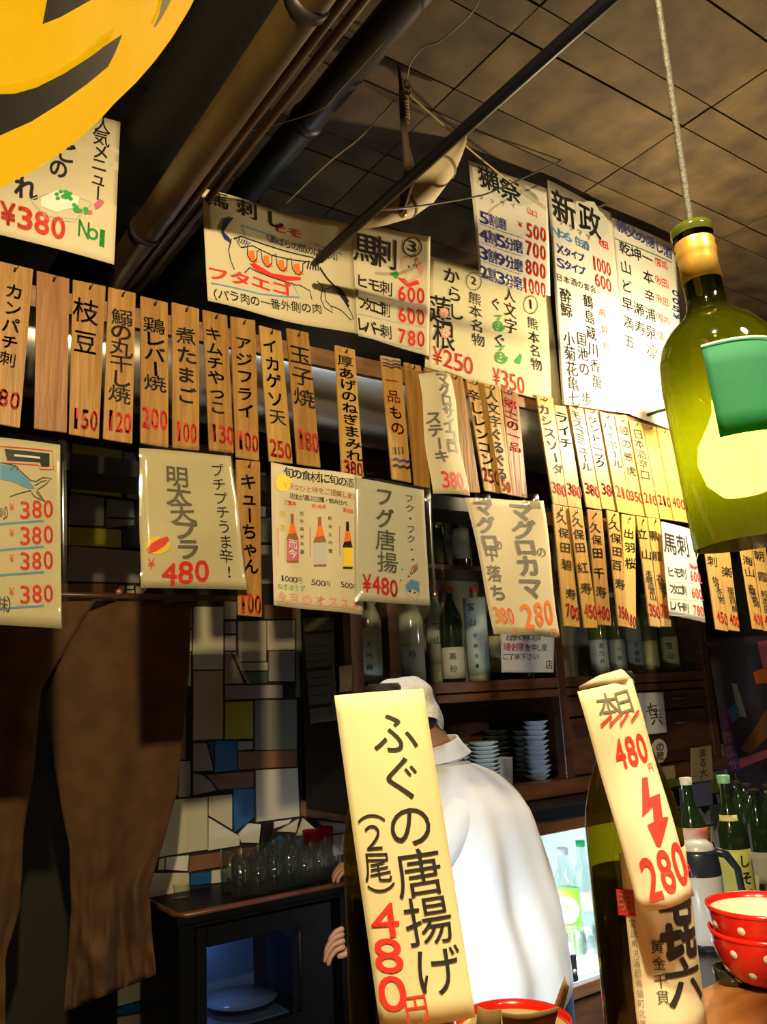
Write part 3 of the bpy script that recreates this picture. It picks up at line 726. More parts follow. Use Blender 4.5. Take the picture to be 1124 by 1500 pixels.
s.text('¥500', (991,464), (990,430), 12, 8, 'b', .03); s.flush(s.root)

s = poster('price_sheet', 'small white horse meat price sheet overlapping the lower drink tags', [(970,764),(1015,776),(1034,912),(981,901)], YT-.03, WHITEP)
s.text('馬刺', (982,797), (1000,800), 18, 30, 'k', .04)
for i, (w_, p_) in enumerate((('ヒモ刺','600'), ('フタエゴ刺','600'), ('レバー刺','780'))):
    y_ = 838+i*25; s.text(w_, (983+i*1.5,y_), (1000+i*1.5,y_+2), 9 if i != 1 else 6, 14, 'k', .02); s.num(p_, (1010+i*2,y_+5), (1027+i*2,y_+8), 16, 'r', None, .05)
    s.line([(979+i,y_+13),(1029+i*2,y_+16)], .8, 'l')
s.line([(1012,802),(1020,800),(1023,812),(1018,826),(1012,820)], 1.4, 'p', closed=True); s.poly([(1009,824),(1016,830),(1023,828),(1020,834),(1011,832)], 'r'); s.flush(s.root)

# ---- hanging paper signs under the tags
s = poster('price_sheet', 'plastic covered price sheet with a blue tuna tail and four prices of 380', [(-62,633),(88,652),(90,921),(-62,911)], YT-.03, CREAM)
s.sheet('plastic_sleeve', SLEEVE, s.root, 8, 8, .0006, -.02, 1.06, -.03, 1.0, .004)
s.poly([(6,658),(72,665),(72,684),(60,684),(58,678),(10,675)], 'k'); s.poly([(20,666),(58,670),(58,673),(20,669)], 'w', lay=3)
s.line([(0,654),(76,661),(78,688),(58,688),(56,682),(4,678)], 1.4, 'r', lay=2)
s.poly([(0,680),(20,684),(42,704),(50,716),(40,716),(18,706),(0,702)], 'c'); s.line([(0,678),(20,682),(44,704),(52,706),(62,700),(75,701),(66,710),(54,718),(60,728),(66,735),(50,728),(44,719),(24,724),(14,728)], 1.2, 'k', lay=2)
s.line([(50,712),(60,706),(68,704)], 1, 'k', lay=2); s.line([(52,720),(58,728),(62,731)], 1, 'k', lay=2); s.line([(14,690),(22,682),(26,684),(24,690)], 1, 'k', lay=2)
for i, y_ in enumerate((749, 787, 824, 873)):
    s.num('380', (28,y_-1), (79,y_-4), 28, 'r', None, .03); s.text('¥', (17,y_-6), (17,y_-6), 7, 13, 'r', .0)
    s.line([(-20,y_+20),(64,y_+14)], 3, 'c', lay=0)
s.text('）', (14,752), (14,752), 12, 17, 'n', .02); s.text('刺', (2,752), (2,752), 12, 17, 'n', .02); s.text('味）', (4,886), (18,887), 14, 20, 'n', .03); s.flush(s.root)

s = poster('price_sheet', 'cream paper sign in a plastic sleeve priced 480 with red cod roe drawing', [(204,656),(339,668),(362,864),(206,861)], YT-.03, CREAM, curl=lambda u, v: .014*math.sin(u*3.1)*math.sin(v*2.5)+.003*math.sin(v*9+u*4))
s.sheet('plastic_sleeve', SLEEVE, s.root, 10, 8, .0005, -.01, 1.01, -.04, 1.0, .004)
s.text('明太天プラ', (258,700), (271,806), 32, 29, 'n', .05); s.text('プチプチうま辛', (318,689), (330,816), 21, 19, 'k', .0); s.text('!', (335,838), (335,838), 9, 16, 'k', .03)
s.num('480', (234,843), (305,836), 33, 'r', None, .05); s.text('¥', (220,826), (220,826), 9, 15, 'r', 0)
s.disc((229,800), 17, 13, 'y'); s.poly([(214,805),(220,797),(232,790),(243,787),(245,793),(238,801),(226,809),(216,811)], 'r', lay=2); s.flush(s.root)

s = poster('price_sheet', 'seasonal sake leaflet with three printed bottles and a yellow dot', [(397,677),(531,697),(533,901),(400,887)], YT-.02, CREAM, curl=wavy(.006, 1.2, .4, 2.5))
s.disc((416,707), 12, 13, 'y')
s.text('旬の食材に旬の酒', (425,691), (512,708), 13, 14, 'k', .03); s.text('贅沢なひと時をご提案します', (420,710), (519,728), 8, 9, 't', .0); s.text('店主が選ぶ三種・飲み比べ', (430,725), (504,738), 7, 8, 'k', .01)
s.text('三重県', (421,735), (433,737), 6, 6, 'r', 0); s.text('新潟県', (461,741), (474,743), 6, 6, 'r', 0); s.text('宮城県', (503,748), (514,750), 6, 6, 'r', 0)
for i, (x_, y0_, y1_, lc, w_) in enumerate(((430,752,824,'m',9), (468,757,830,'s',8.5), (507,765,834,'y',7.5))):
    s.poly([(x_-2.3,y0_),(x_+2.3,y0_),(x_+2.6,y0_+20),(x_+w_,y0_+36),(x_+w_,y1_),(x_-w_,y1_),(x_-w_,y0_+36),(x_-2.6,y0_+20)], 't' if i < 2 else 'k')
    s.poly([(x_-w_,y0_+38),(x_+w_,y0_+38),(x_+w_,y1_-3),(x_-w_,y1_-3)], lc, lay=2); s.poly([(x_-3,y0_+14),(x_+3,y0_+14),(x_+6,y0_+28),(x_-6,y0_+30)], 'o', lay=2)
s.text('而今', (430,798), (430,812), 12, 12, 'w', .03, lay=3) if False else None
s.lay = 4; s.text('而今', (430,797), (430,811), 12, 12, 'w', .03); s.lay = 0
s.text('而今純米吟醸', (444,752), (444,808), 5, 6, 'k', .0); s.text('純米大吟醸', (482,760), (482,808), 5, 6, 'k', 0); s.text('限定', (415,752), (415,772), 8, 9, 'y', .03)
for x_ in (407, 455, 495): s.line([(x_,772),(x_,815)], 1.2, 'm')
s.text('1000円', (414,847), (440,850), 6, 8, 'k', 0); s.text('500円', (459,853), (478,856), 6, 8, 'k', 0); s.text('500円', (499,857), (518,860), 6, 8, 'k', 0)
s.text('ねぎぼうず', (410,859), (444,862), 7, 8, 'g', .0)
s.text('今月のオススメ', (413,874), (519,886), 13, 13, 'p', .04)
s.line([(402,684),(404,880),(530,894)], .8, 'p'); s.flush(s.root)

s = poster('price_sheet', 'white puffer fish snack sign in a plastic sleeve priced 480, right of the sake leaflet', [(518,700),(623,717),(631,887),(520,880)], YT-.04, WHITEP, curl=wavy(.004, .6, .5, 1.2))
s.sheet('plastic_sleeve', SLEEVE, s.root, 8, 8, .0005, -.01, 1.09, -.02, 1.01, .003)
s.text('フグ唐揚', (563,728), (568,824), 27, 27, 'n', .035); s.text('フク・フク・・', (601,730), (606,820), 14, 12, 'k', .0)
s.num('¥480', (530,853), (584,863), 27, 'r', None, .05)
s.poly([(595,858),(604,848),(616,852),(615,868),(606,862),(597,866)], 'c'); s.line([(594,858),(598,872),(610,879),(616,868),(614,852),(603,848),(595,856)], 1.2, 's', closed=True); s.disc((601,866), 1.6, 1.6, 'k', n=8, lay=3); s.disc((608,868), 1.6, 1.6, 'k', n=8, lay=3)
s.line([(602,840),(606,830),(614,825),(612,834),(604,841)], 1, 'k', closed=True); s.poly([(606,836),(609,830),(613,828),(609,836)], 'r', lay=1); s.disc((600,844), 2, 1.6, 'r', n=8)
for q in ((583,824),(590,834),(588,850)): s.disc(q, 1.2, 1.2, 'b', n=7)
s.flush(s.root)

s = poster('price_sheet', 'curled narrow paper steak sign taped over two wooden tags, grey characters', [(613,548),(660,549),(687,727),(633,724)], YT-.02, CREAM, curl=lambda u, v: .02*math.sin(u*3.14)*(1-.4*v)+.006*math.sin(v*8))
s.text('マグロサイコロ', (642,558), (662,656), 19, 18, 'n', .05); s.text('ステーキ', (632,614), (645,670), 18, 18, 'n', .05); s.num('380', (642,704), (676,706), 27, 'r', None, .03); s.text('円', (680,722), (680,722), 6, 8, 'r', 0)
s.flush(s.root)
s = poster('price_sheet', 'large crumpled cream paper sign with orange price 280, curling at its left edge', [(681,729),(795,734),(822,934),(716,930)], YT-.05, CREAM, curl=lambda u, v: .03*math.sin((1-u)*1.9)*v+.006*math.sin(u*7+v*5))
s.text('マグロ', (706,745), (714,795), 25, 23, 'n', .055); s.text('の', (728,799), (728,799), 12, 14, 'n', .02); s.text('中落ち', (716,812), (724,870), 20, 22, 'n', .045)
s.text('マグロ', (765,750), (768,802), 30, 26, 'n', .055); s.text('の', (790,810), (790,810), 14, 14, 'n', .02); s.text('カマ', (770,830), (772,862), 32, 30, 'n', .055)
s.num('280', (754,906), (812,896), 38, 'o', None, .05); s.num('380', (716,901), (744,904), 26, 'o', None, .04); s.text('円', (811,926), (811,926), 11, 10, 'o', 0); s.text('円', (744,925), (744,925), 8, 9, 'o', 0)
tape(s, .12, .3, -.03, .05); tape(s, .75, .95, -.05, .06); s.flush(s.root)

# ------------------------------------------------------------------ tied bundle, ropes, wire above
def rope(name, label, pts, r=.0022, m=ROPE, cat='rope'):
    P_ = [PY(x, y, Y) for x, y, Y in pts]
    out = []
    for i in range(len(P_)-1):
        p0 = P_[max(i-1,0)]; p1 = P_[i]; p2 = P_[i+1]; p3 = P_[min(i+2,len(P_)-1)]
        for k in range(8):
            t_ = k/8; out.append(.5*((2*p1)+(p2-p0)*t_+(2*p0-5*p1+4*p2-p3)*t_*t_+(3*p1-p0-3*p2+p3)*t_**3))
    out.append(P_[-1])
    return tag(recentre(MB().tube(out, r, 7).build(name, m, None, True)), label, cat)
rope('tie_rope', 'hemp rope running from the ceiling knot down across the top left white sake poster', [(596,135,1.55),(660,192,1.62),(690,220,1.7),(742,262,1.76),(800,305,1.77)], .003)
rope('tie_rope', 'thin string rising from the ceiling knot up to the right', [(596,118,1.55),(602,92,1.5),(620,70,1.4),(648,58,1.3),(690,20,1.15),(706,-10,1.1)], .002)
rope('tie_rope', 'thin string running from the ceiling knot down to the left', [(578,146,1.55),(530,200,1.62),(480,240,1.75),(420,298,1.95)], .002)
rope('tie_rope', 'faint thin string near the conduits high up in the dark', [(562,62,1.3),(500,130,1.45),(470,160,1.55),(412,180,1.7),(330,200,1.9)], .0018)
WIRE = mat('brown_wire', (.06,.035,.02), .5)
rope('loose_wire', 'thin brown wire sagging across the poster top and up over the ceiling', [(545,308,1.50),(600,304,1.50),(692,289,1.62),(726,279,1.7),(790,250,1.7),(847,222,1.7),(900,185,1.68),(945,150,1.66)], .0028, WIRE, 'wire')
BN = mat('bundle_cloth', (.40,.31,.18), .7, col2=(.52,.42,.26), scale=6, bump=.3)
q = [PY(x, y, Y) for x, y, Y in ((684,178,1.62), (678,206,1.62), (668,222,1.62), (650,246,1.62), (622,280,1.62), (596,302,1.62), (562,318,1.62), (528,330,1.64))]
t = thing('cloth_bundle', 'pale rolled cloth bundle tied diagonally beneath the black rod', 'bundle', q[-1])
mb = MB().tube(q, [.004,.012,.022,.036,.04,.034,.022,.012], 16)
mb.build('roll', BN, t, True)
for i in (3, 5):
    d = (q[i+1]-q[i-1]).normalized()*.005; MB().tube([q[i]-d, q[i]+d], [.0395, .0395] if i == 3 else [.0355, .0355], 16).build('band', mat('bundle_band', (.14,.10,.05), .7), t, True)
bb = MB(); q2 = PY(590, 312, 1.585); bb.ball(q2, .013, 8); bb.build('brass_ring', mat('old_brass', (.35,.25,.1), .35, .8), t, True)
q = [PY(x, y, 1.56) for x, y in ((584,96), (588,130), (590,160), (592,188), (595,215), (598,235), (600,262), (592,292), (588,312))]
t = thing('hanging_hook_stick', 'dark rope-bound stick hanging from the ceiling knot into the bundle', 'stick', q[-1])
MB().tube(q, [.004,.006,.009,.009,.010,.014,.016,.012,.006], 12).build('stick', mat('dark_stick', (.05,.03,.015), .7), t, True)
mb = MB()
for i in range(9):
    c = PY(591+.4*i, 140+i*4.6, 1.56); mb.tube([c+Vector((.0115*math.cos(a_*.7), .0115*math.sin(a_*.7), .001*a_)) for a_ in range(10)], .0024, 6)
mb.build('rope_binding', ROPE, t, True)
mb = MB()
for i in range(3):
    c = PY(597, 124+i*9, 1.548); mb.tube([c+Vector((.011*math.cos(a_*.7), 0, .013*math.sin(a_*.7))) for a_ in range(10)], .002, 6)
mb.build('knot', ROPE, t, True)
# ------------------------------------------------------------------ cabinet with glass doors (kitchen back)
YC, YK = 2.6, 2.97
def zc(x, y): return PY(x, y, YC).z
def xc(x, y): return PY(x, y, YC).x
def bottle(name, label, cat, loc, Hh, R, m, capm=None, lab=None, group=None, neck=.27, n=24, sh=.62, capname='cap', ang=None, writing=None, wcol='k', z0=.12, z1=.55, span=150, wsz=.035, liquid=None):
    """a lathed bottle; label is a curved paper patch facing the camera"""
    loc = Vector(loc); t = thing(name, label, cat, loc, group)
    pr_ = [(0,0), (R*.9,0), (R,.012*Hh/.3), (R,Hh*sh), (R*.93,Hh*(sh+.06)), (R*.72,Hh*(sh+.13)), (R*.45,Hh*(sh+.20)), (R*neck*1.15,Hh*(sh+.26)), (R*neck,Hh*.95), (R*neck*1.12,Hh*.955), (R*neck*1.12,Hh*.975)]
    MB().lathe(pr_, loc, n).build('body', m, t, True)
    if liquid:
        MB().lathe([(0,.004), (R*.9,.004), (R*.94,.02), (R*.94,Hh*liquid[0]), (0,Hh*liquid[0])], loc, n).build('liquid', liquid[1], t, True)
    if capm: MB().lathe([(R*neck*1.22,Hh*.94), (R*neck*1.25,Hh), (0,Hh*1.002)], loc, n).build(capname, capm, t, True)
    if lab:
        a0 = math.atan2(CAM.y-loc.y, CAM.x-loc.x)+math.radians(ang or 0); sp = math.radians(span)
        def fn(u, v, off):
            an = a0-sp/2+sp*u; r = R+.0006+off
            return loc+Vector((r*math.cos(an), r*math.sin(an), Hh*(z1+(z0-z1)*v)))
        s = Surf(func=fn, size=(R*sp, Hh*(z1-z0))); s.root = t; s.sheet('paper_label', lab, t, 14, 4, .0004)
        if writing:
            for (st, u, va, vb, ws) in writing: s.text(st, (u, va), (u, vb), ws, ws, wcol, .03)
            s.flush(t)
    return t
xL, xR_ = xc(514, 950), xc(1035, 950)
zb, zm0, zm1, zt = 1.13, 1.50, 1.58, 2.40
t = thing('display_cabinet', 'dark wooden kitchen cabinet with glass doors above and open dish shelves below', 'cabinet', ((xL+xR_)/2, YC, zb))
xs = [xL, xc(576, 900), xc(824, 960), xR_]
fr = []
for i, x_ in enumerate((xL, xc(568, 900), xc(818, 1000), xc(1028, 950))):
    w_ = .055 if i in (0, 3) else .05
    lo = zb if i != 1 else zm1
    o = box('post', REDWOOD if i == 0 else DARKWOOD, x_, x_+w_, YC, YC+.05, lo, zt, t); bevel(o, .003, 1)
for (z0_, z1_) in ((zm0, zm0+.032), (zm0+.038, zm1), (zt, zt+.06)):
    bevel(box('rail', DARKH, xL+.056, xR_, YC+.002, YC+.045, z0_, z1_, t), .002, 1)
bevel(box('rail', DARKH, xc(640,1150), xR_, YC-.03, YC+.05, zb-.03, zb+.03, t), .003, 1)
box('side_panel', mat('dark_side_board', (.012,.008,.006), .6, spec=.2), xL, xL+.02, YC+.05, YK, zb, zt, t); box('side_panel', DARKWOOD, xR_-.02, xR_, YC+.05, YK, zb, zt, t)
xm = xc(824, 1000)+.03
box('divider', DARKWOOD, xm, xm+.02, YC+.05, YK, zb, zt, t)
box('back_panel', mat('cabinet_back_board', (.30,.27,.19), .7, col2=(.36,.32,.23), scale=4), xL+.02, xR_-.02, YK, YK+.012, zm1, zt, t)
box('back_panel', DARKWOOD, xL+.02, xR_-.02, YK, YK+.012, zb, zm1, t)
box('shelf', DARKWOOD, xL+.02, xR_-.02, YC+.05, YK, zm1-.025, zm1-.002, t)
box('shelf', DARKWOOD, xL+.02, xR_-.02, YC+.05, YK, zb, zb+.02, t)
box('shelf', DARKWOOD, xL+.02, xR_-.02, YC+.08, YK, 2.045, 2.065, t)
for (a_, b_) in ((xL+.056, xs[1]-.03), (xc(568,900)+.05, xc(818,1000)), (xm+.02, xR_-.06)):
    box('glass_pane', GLASSCLEAR, a_, b_, YC+.02, YC+.023, zm1, zt, t)
# drawers and doors of the right half
x0_ = xc(838, 1100); x1_ = xR_-.06; xmid = (x0_+x1_)/2
for a_, b_ in ((x0_, xmid-.006), (xmid+.006, x1_)):
    o = box('door', DARKWOOD, a_, b_, YC+.008, YC+.03, zb+.035, zm0-.1, t); bevel(o, .003, 1)
    o2 = box('drawer', DARKWOOD, a_, b_, YC+.008, YC+.03, zm0-.09, zm0-.006, t); bevel(o2, .003, 1)
    for oo, zz in ((o, zm0-.16), (o2, zm0-.045)):
        c = Vector(((a_+b_)/2+.03, YC, zz)); MB().tube([c+Vector((-.04,.008,0)), c+Vector((-.03,-.012,0)), c+Vector((.03,-.012,0)), c+Vector((.04,.008,0))], .004, 8).build('handle', mat('old_brass', (.35,.25,.1), .35, .8), oo, True)

# bottles behind the glass
DARKGL = mat('dark_green_bottle_glass', (.012,.03,.014), .06, coat=.5); BROWNGL = mat('dark_brown_bottle_glass', (.035,.02,.006), .06, coat=.5)
PALEG = mat('pale_bottle_glass', (.42,.42,.30), .12, coat=.4); GREENG = mat('olive_bottle_glass', (.10,.11,.03), .08, coat=.4)
REDCAP = mat('red_foil_cap', (.6,.08,.02), .35); GOLDCAP = mat('gold_foil_cap', (.5,.35,.1), .3, .7); WCAP = mat('white_cap', (.75,.75,.72), .4)
LAB1 = mat('bottle_label_white', (.72,.71,.64), .6); LAB2 = mat('bottle_label_yellow', (.62,.55,.22), .6); LAB3 = mat('bottle_label_grey', (.42,.43,.38), .6); LAB4 = mat('bottle_label_blue', (.5,.58,.6), .6)
BS = [
 (541, 2.74, PALEG, WCAP, LAB1, 'white labelled sake bottle behind the cabinet glass, leftmost', [('大吟醸', .5, .3, .75, .022)], (.05,.55)),
 (561, 2.80, DARKGL, GOLDCAP, LAB3, 'dark bottle with grey label just right of the leftmost white labelled bottle', [('白', .5, .5, .5, .03)], (.1,.5)),
 (604, 2.75, PALEG, WCAP, LAB3, 'pale sake bottle above the chef wearing the white cap', [('吟', .5, .3, .3, .03)], (.05,.4)),
 (663, 2.76, DARKGL, REDCAP, LAB1, 'dark green bottle with a low white label, left of the blue-white labelled bottle', [('高砂', .5, .3, .7, .028)], (.04,.36)),
 (642, 2.87, PALEG, REDCAP, LAB3, 'pale bottle with bold black characters standing in the rear row', [('宝山', .5, .2, .5, .03)], (.2,.7)),
 (700, 2.74, PALEG, REDCAP, LAB4, 'wide pale blue labelled bottle left of the handwritten notice', [('宝山', .38, .12, .32, .032), ('芋麹全量', .45, .5, .88, .016)], (.06,.88)),
 (728, 2.88, DARKGL, REDCAP, LAB2, 'dark bottle behind the handwritten notice', None, (.1,.5)),
 (764, 2.74, GREENG, GOLDCAP, LAB1, 'olive bottle behind the large crumpled paper sign', None, (.1,.5)),
 (783, 2.86, GREENG, GOLDCAP, LAB2, 'olive bottle at the right end of the middle glass bay', None, (.1,.5)),
 (877, 2.74, GREENG, GOLDCAP, LAB3, 'bottle with grey label, first in the right glass bay', [('酒乃井', .6, .2, .7, .022)], (.05,.42)),
 (903, 2.74, GREENG, WCAP, LAB3, 'bottle with grey label, second in the right glass bay', [('小鼓', .6, .3, .6, .02)], (.05,.42)),
 (929, 2.74, PALEG, GOLDCAP, LAB3, 'bottle with grey label, third in the right glass bay', [('芋焼酎', .6, .2, .7, .022)], (.05,.42)),
 (951, 2.72, GREENG, GOLDCAP, LAB2, 'ochre labelled bottle, fourth in the right glass bay', None, (.05,.4)),
 (960, 2.83, DARKGL, WCAP, LAB3, 'dark green bottle left of the yellow labelled one in the right glass bay', [('酒', .5, .4, .4, .03)], (.05,.42)),
 (981, 2.74, GREENG, GOLDCAP, LAB2, 'yellow labelled bottle with two bold characters at the right end of the glass bay', [('宝山', .5, .3, .6, .034)], (.05,.45)),
]
for (x_, Y_, m_, c_, l_, lb, wr, zz) in BS:
    p = PY(x_, 950, Y_); bottle('sake_bottle', lb, 'bottle', (p.x, Y_, zm1), .40, .050 if x_ < 860 else .045, m_, c_, l_, 'sake bottles behind the cabinet glass', writing=wr, z0=zz[0], z1=zz[1])
# upper shelf bottles (their feet show above the red caps)
for i, x_ in enumerate((638, 672, 700, 850, 900)):
    p = PY(x_, 760, 2.76); bottle('sake_bottle', ['dark bottle on the upper cabinet shelf behind the puffer fish sign', 'dark bottle on the upper cabinet shelf right of the puffer fish sign', 'dark bottle on the upper cabinet shelf behind the crumpled paper sign', 'dark bottle on the upper cabinet shelf behind the 700 tag', 'dark bottle on the upper cabinet shelf behind the yellow tag'][i], 'bottle', (p.x, 2.76, 2.067), .31, .04, DARKGL, REDCAP, LAB3 if i % 2 else None, 'bottles on the upper cabinet shelf')
s = poster('paper_notice', 'white handwritten notice taped inside the cabinet under the crumpled sign', [(733,915),(812,915),(811,985),(735,985)], YC-.008, WHITEP)
s.text('お会計の際に必ず', (745,934), (790,934), 8, 9, 'k', .01); s.text('焼酎お湯割', (742,948), (767,948), 9, 11, 'm', .03); s.text('を申し受', (774,949), (797,949), 8, 10, 'k', .02); s.text('ご了承下さい', (740,962), (785,962), 9, 9, 'k', .01); s.text('店', (804,974), (804,974), 10, 12, 'k', .02); s.flush(s.root)

# plates in the open shelf
PLW = mat('plate_blue_white_glaze', (.50,.68,.92), .2, col2=(.60,.76,.98), scale=4); PLD = mat('plate_dark_glaze', (.05,.06,.06), .2, col2=(.10,.11,.09), scale=10); PLE = mat('plate_brown_rim', (.28,.24,.15), .35)
shz = zb+.021
def plate_proto(name, label, r, h, m, lip=0):
    pr_ = [(0,.004), (r*.55,.004), (r*.58,0), (r*.62,.004), (r*.98,h), (r,h+.002), (r*.97,h+.004), (r*.6,.009), (0,.008)]
    mb = MB(); n = 32; b = len(mb.v)
    for (rr, z) in pr_:
        for k in range(n):
            a_ = 6.2832*k/n; w_ = 1+lip*math.cos(a_*4)*(rr/r); mb.v.append(Vector((rr*w_*math.cos(a_), rr*w_*math.sin(a_), z+lip*.10*r*math.cos(a_*4)*(rr/r)**3)))
    for i in range(len(pr_)-1):
        for k in range(n): mb.f.append((b+i*n+k, b+i*n+(k+1) % n, b+(i+1)*n+(k+1) % n, b+(i+1)*n+k))
    return mb.build(name, m, None, True)
def stack(proto, x_, y_, Y_, n, step, labf, group, first=True, jit=.003):
    p = PY(x_, y_, Y_)
    for i in range(n):
        o = proto if (i == 0 and first) else proto.copy()
        if o is not proto: COL.objects.link(o)
        o.location = (p.x+random.uniform(-jit, jit), Y_+random.uniform(-jit, jit), shz+i*step); o.rotation_euler.z = random.uniform(0, .3)
        tag(o, labf(i, n), 'plate', group)
        last = o
def lf(desc):
    nm = ['lowest', 'second from the bottom', 'third from the bottom', 'fourth from the bottom', 'fifth from the bottom', 'sixth from the bottom', 'seventh from the bottom', 'eighth from the bottom', 'ninth from the bottom', 'tenth from the bottom', 'eleventh from the bottom', 'twelfth from the bottom']
    return lambda i, n: '%s, %s' % (desc, 'topmost' if i == n-1 else nm[i])
pp = plate_proto('saucer', '', .062, .013, PLW)
stack(pp, 668, 1130, 2.73, 11, .0165, lf('blue-white saucer in the left flat stack'), 'saucers in the left flat stack')
stack(pp, 712, 1130, 2.73, 11, .0165, lf('blue-white saucer in the right flat stack'), 'saucers in the right flat stack', first=False)
pc = plate_proto('wavy_dish', '', .058, .020, PLW, .12)
stack(pc, 789, 1130, 2.73, 12, .0205, lf('blue-white wavy dish in the tall stack'), 'wavy dishes in the tall stack', jit=.006)
pc2 = plate_proto('wavy_dish', '', .045, .018, mat('plate_pale_blue_glaze', (.30,.42,.50), .25), .1)
stack(pc2, 768, 1130, 2.84, 9, .023, lf('grey-blue dish stacked behind the wavy dishes'), 'small dishes behind the wavy dishes', jit=.006)
pd = plate_proto('dark_dish', '', .068, .02, PLD)
stack(pd, 733, 1130, 2.885, 9, .024, lf('dark dish stacked at the back of the shelf'), 'dark dishes at the back of the shelf')
p = PY(746, 1140, 2.68)
t = thing('plastic_cup', 'milky plastic cup lying against the saucer stack', 'cup', (p.x, p.y, shz))
MB().lathe([(0,0), (.028,0), (.034,.11), (.036,.112), (.034,.113), (.026,.004), (0,.004)], (p.x, p.y+.02, shz), 24).build('cup_body', mat('milky_plastic', (.55,.6,.68), .35), t, True)

# paper things hung on the right cabinet half
s = poster('paper_notice', 'small white paper with three brushed characters on the dark cabinet door', [(935,1015),(973,1014),(978,1073),(948,1076)], YC-.02, WHITEP)
s.text('七七', (955,1036), (953,1042), 13, 12, 'k', .04); s.text('㐂', (956,1040), (956,1040), 22, 22, 'k', .03) if False else None
s.text('七', (962,1043), (962,1043), 10, 10, 'k', .04); s.text('六', (961,1054), (961,1054), 16, 14, 'k', .04); s.flush(s.root)
def fd(cx, cy, rx, ry, Y_):
    return [PY(cx+rx*math.cos(k*.524), cy+ry*math.sin(k*.524), Y_) for k in range(12)]
t = thing('round_tag', 'pale teardrop shaped paper tag below the small white paper', 'tag', PY(966, 1118, YC-.02))
MB().prism(fd(966, 1100, 12, 18, YC-.02), (0, .002, 0)).build('paper', CREAM, t)
sf = Surf([PY(x, y, YC-.0215) for x, y in ((954,1082),(978,1082),(978,1118),(954,1118))], [(954,1082),(978,1082),(978,1118),(954,1118)]); sf.text('の蔵', (967,1094), (967,1108), 11, 12, 'n', .04); sf.flush(t)
KR = mat('kraft_bag', (.28,.19,.07), .8, col2=(.36,.25,.10), scale=12, bump=.4)
s = poster('paper_bag', 'brown paper bag with black writing hanging at the lower right cabinet corner', [(1011,1096),(1044,1092),(1047,1143),(1013,1147)], YC-.045, KR, cat='bag')
s.text('まる大', (1030,1103), (1031,1132), 11, 12, 'k', .02); s.flush(s.root)
s = poster('paper_bag', 'small brown paper packet beside the leaning price paper, under the round tag', [(966,1124),(988,1121),(990,1140),(968,1143)], YC-.045, KR, cat='bag')
s.flush(s.root)

# ------------------------------------------------------------------ lit alcove / lower kitchen counter
YA = 2.40
za = PY(826, 1218, YA).z; zs = PY(872, 1432, YA).z
xa0, xa1 = 1.92, PY(955, 1250, YA).x
t = thing('lower_counter', 'dark wooden lower counter with a brightly lit open shelf', 'counter', (2.5, YA, 0))
NAVY = mat('navy_enamel', (.003,.005,.010), .4)
bevel(box('top_slab', NAVY, xa0, xa1, YA-.01, YA+.64, za+.045, 1.095, t), .004, 1)
bevel(box('upper_rail', DARKH, xa0, xa1, YA-.005, YA+.03, za, za+.044, t), .003, 1)
bevel(box('lower_rail', DARKH, xa0, xa1, YA-.005, YA+.03, zs-.05, zs-.004, t), .003, 1)
box('shelf_board', mat('zinc_shelf', (.35,.40,.42), .3, .3), xa0, xa1, YA, YA+.62, zs-.004, zs+.006, t)
WPAN = mat('white_shelf_lining', (.80,.80,.76), .4)
MB().tube([(xa0+.05, YA+.06, za+.032), (xa1-.05, YA+.06, za+.032)], .011, 12).build('fluorescent_tube', glow('fluorescent_glow', (.8,.92,1), 9), t, True)
box('lining_panel', WPAN, xa0, xa1, YA+.62, YA+.635, zs, za+.045, t); box('lining_panel', WPAN, xa0, xa0+.02, YA, YA+.62, zs, za+.045, t); box('lining_panel', WPAN, xa1-.02, xa1, YA+.03, YA+.62, zs, za+.045, t)
bevel(box('door', DARKWOOD, xa0+.01, xa1-.01, YA+.005, YA+.03, .06, zs-.06, t), .004, 1)
box('plinth', DARKWOOD, xa0, xa1, YA+.02, YA+.6, 0, .06, t)
# tile pieces on the lining (yellow and blue at the upper right)
for c_, pts in (('Y', [(846,1216),(880,1211),(880,1232),(872,1228)]), ('B', [(846,1222),(866,1230),(866,1262),(852,1266)]), ('C', [(822,1218),(844,1216),(850,1268),(852,1320),(826,1320)]), ('C', [(868,1236),(900,1228),(900,1300),(868,1300)])):
    MB().prism([PY(x, y, YA+.61) for x, y in pts], (0, .009, 0)).build('tile', TC[c_], t)
GRLIQ = mat('green_liqueur', (.25,.65,.02), .15, trans=.3); CLG = thin_glass('bottle_clear_glass', (.85,.93,.92), .08, .04, .1, (.8,.9,.9))
p = PZ(838, 1372, zs+.02)
def alc(x, Y_): q = PY(x, 1400, Y_); return Vector((q.x, Y_, zs+.007))
bottle('liqueur_bottle', 'clear bottle half full of green liqueur with a round white label', 'bottle', alc(838, 2.62), .41, .058, CLG, WCAP, None, liquid=(.62, GRLIQ), neck=.33, sh=.62)
b0 = alc(838, 2.62); a0 = math.atan2(CAM.y-b0.y, CAM.x-b0.x)
b_ = bpy.context.scene.objects
def rl(u, v, off):
    an = a0+(u-.5)*1.7; r = .0595+off
    return b0+Vector((r*math.cos(an), r*math.sin(an), .185-(v-.5)*.10))
sv = Surf(func=rl, size=(.105, .105))
lt = [o for o in COL.objects if o.name.startswith('liqueur_bottle')][0]
vs = []; n_ = 20
vs = [sv.at(.5, .5)]+[sv.at(.5+.5*math.cos(6.2832*k/n_), .5+.5*math.sin(6.2832*k/n_)) for k in range(n_)]
mk('round_label', vs, [(0, 1+k, 1+(k+1) % n_) for k in range(n_)], LAB1, lt, True)
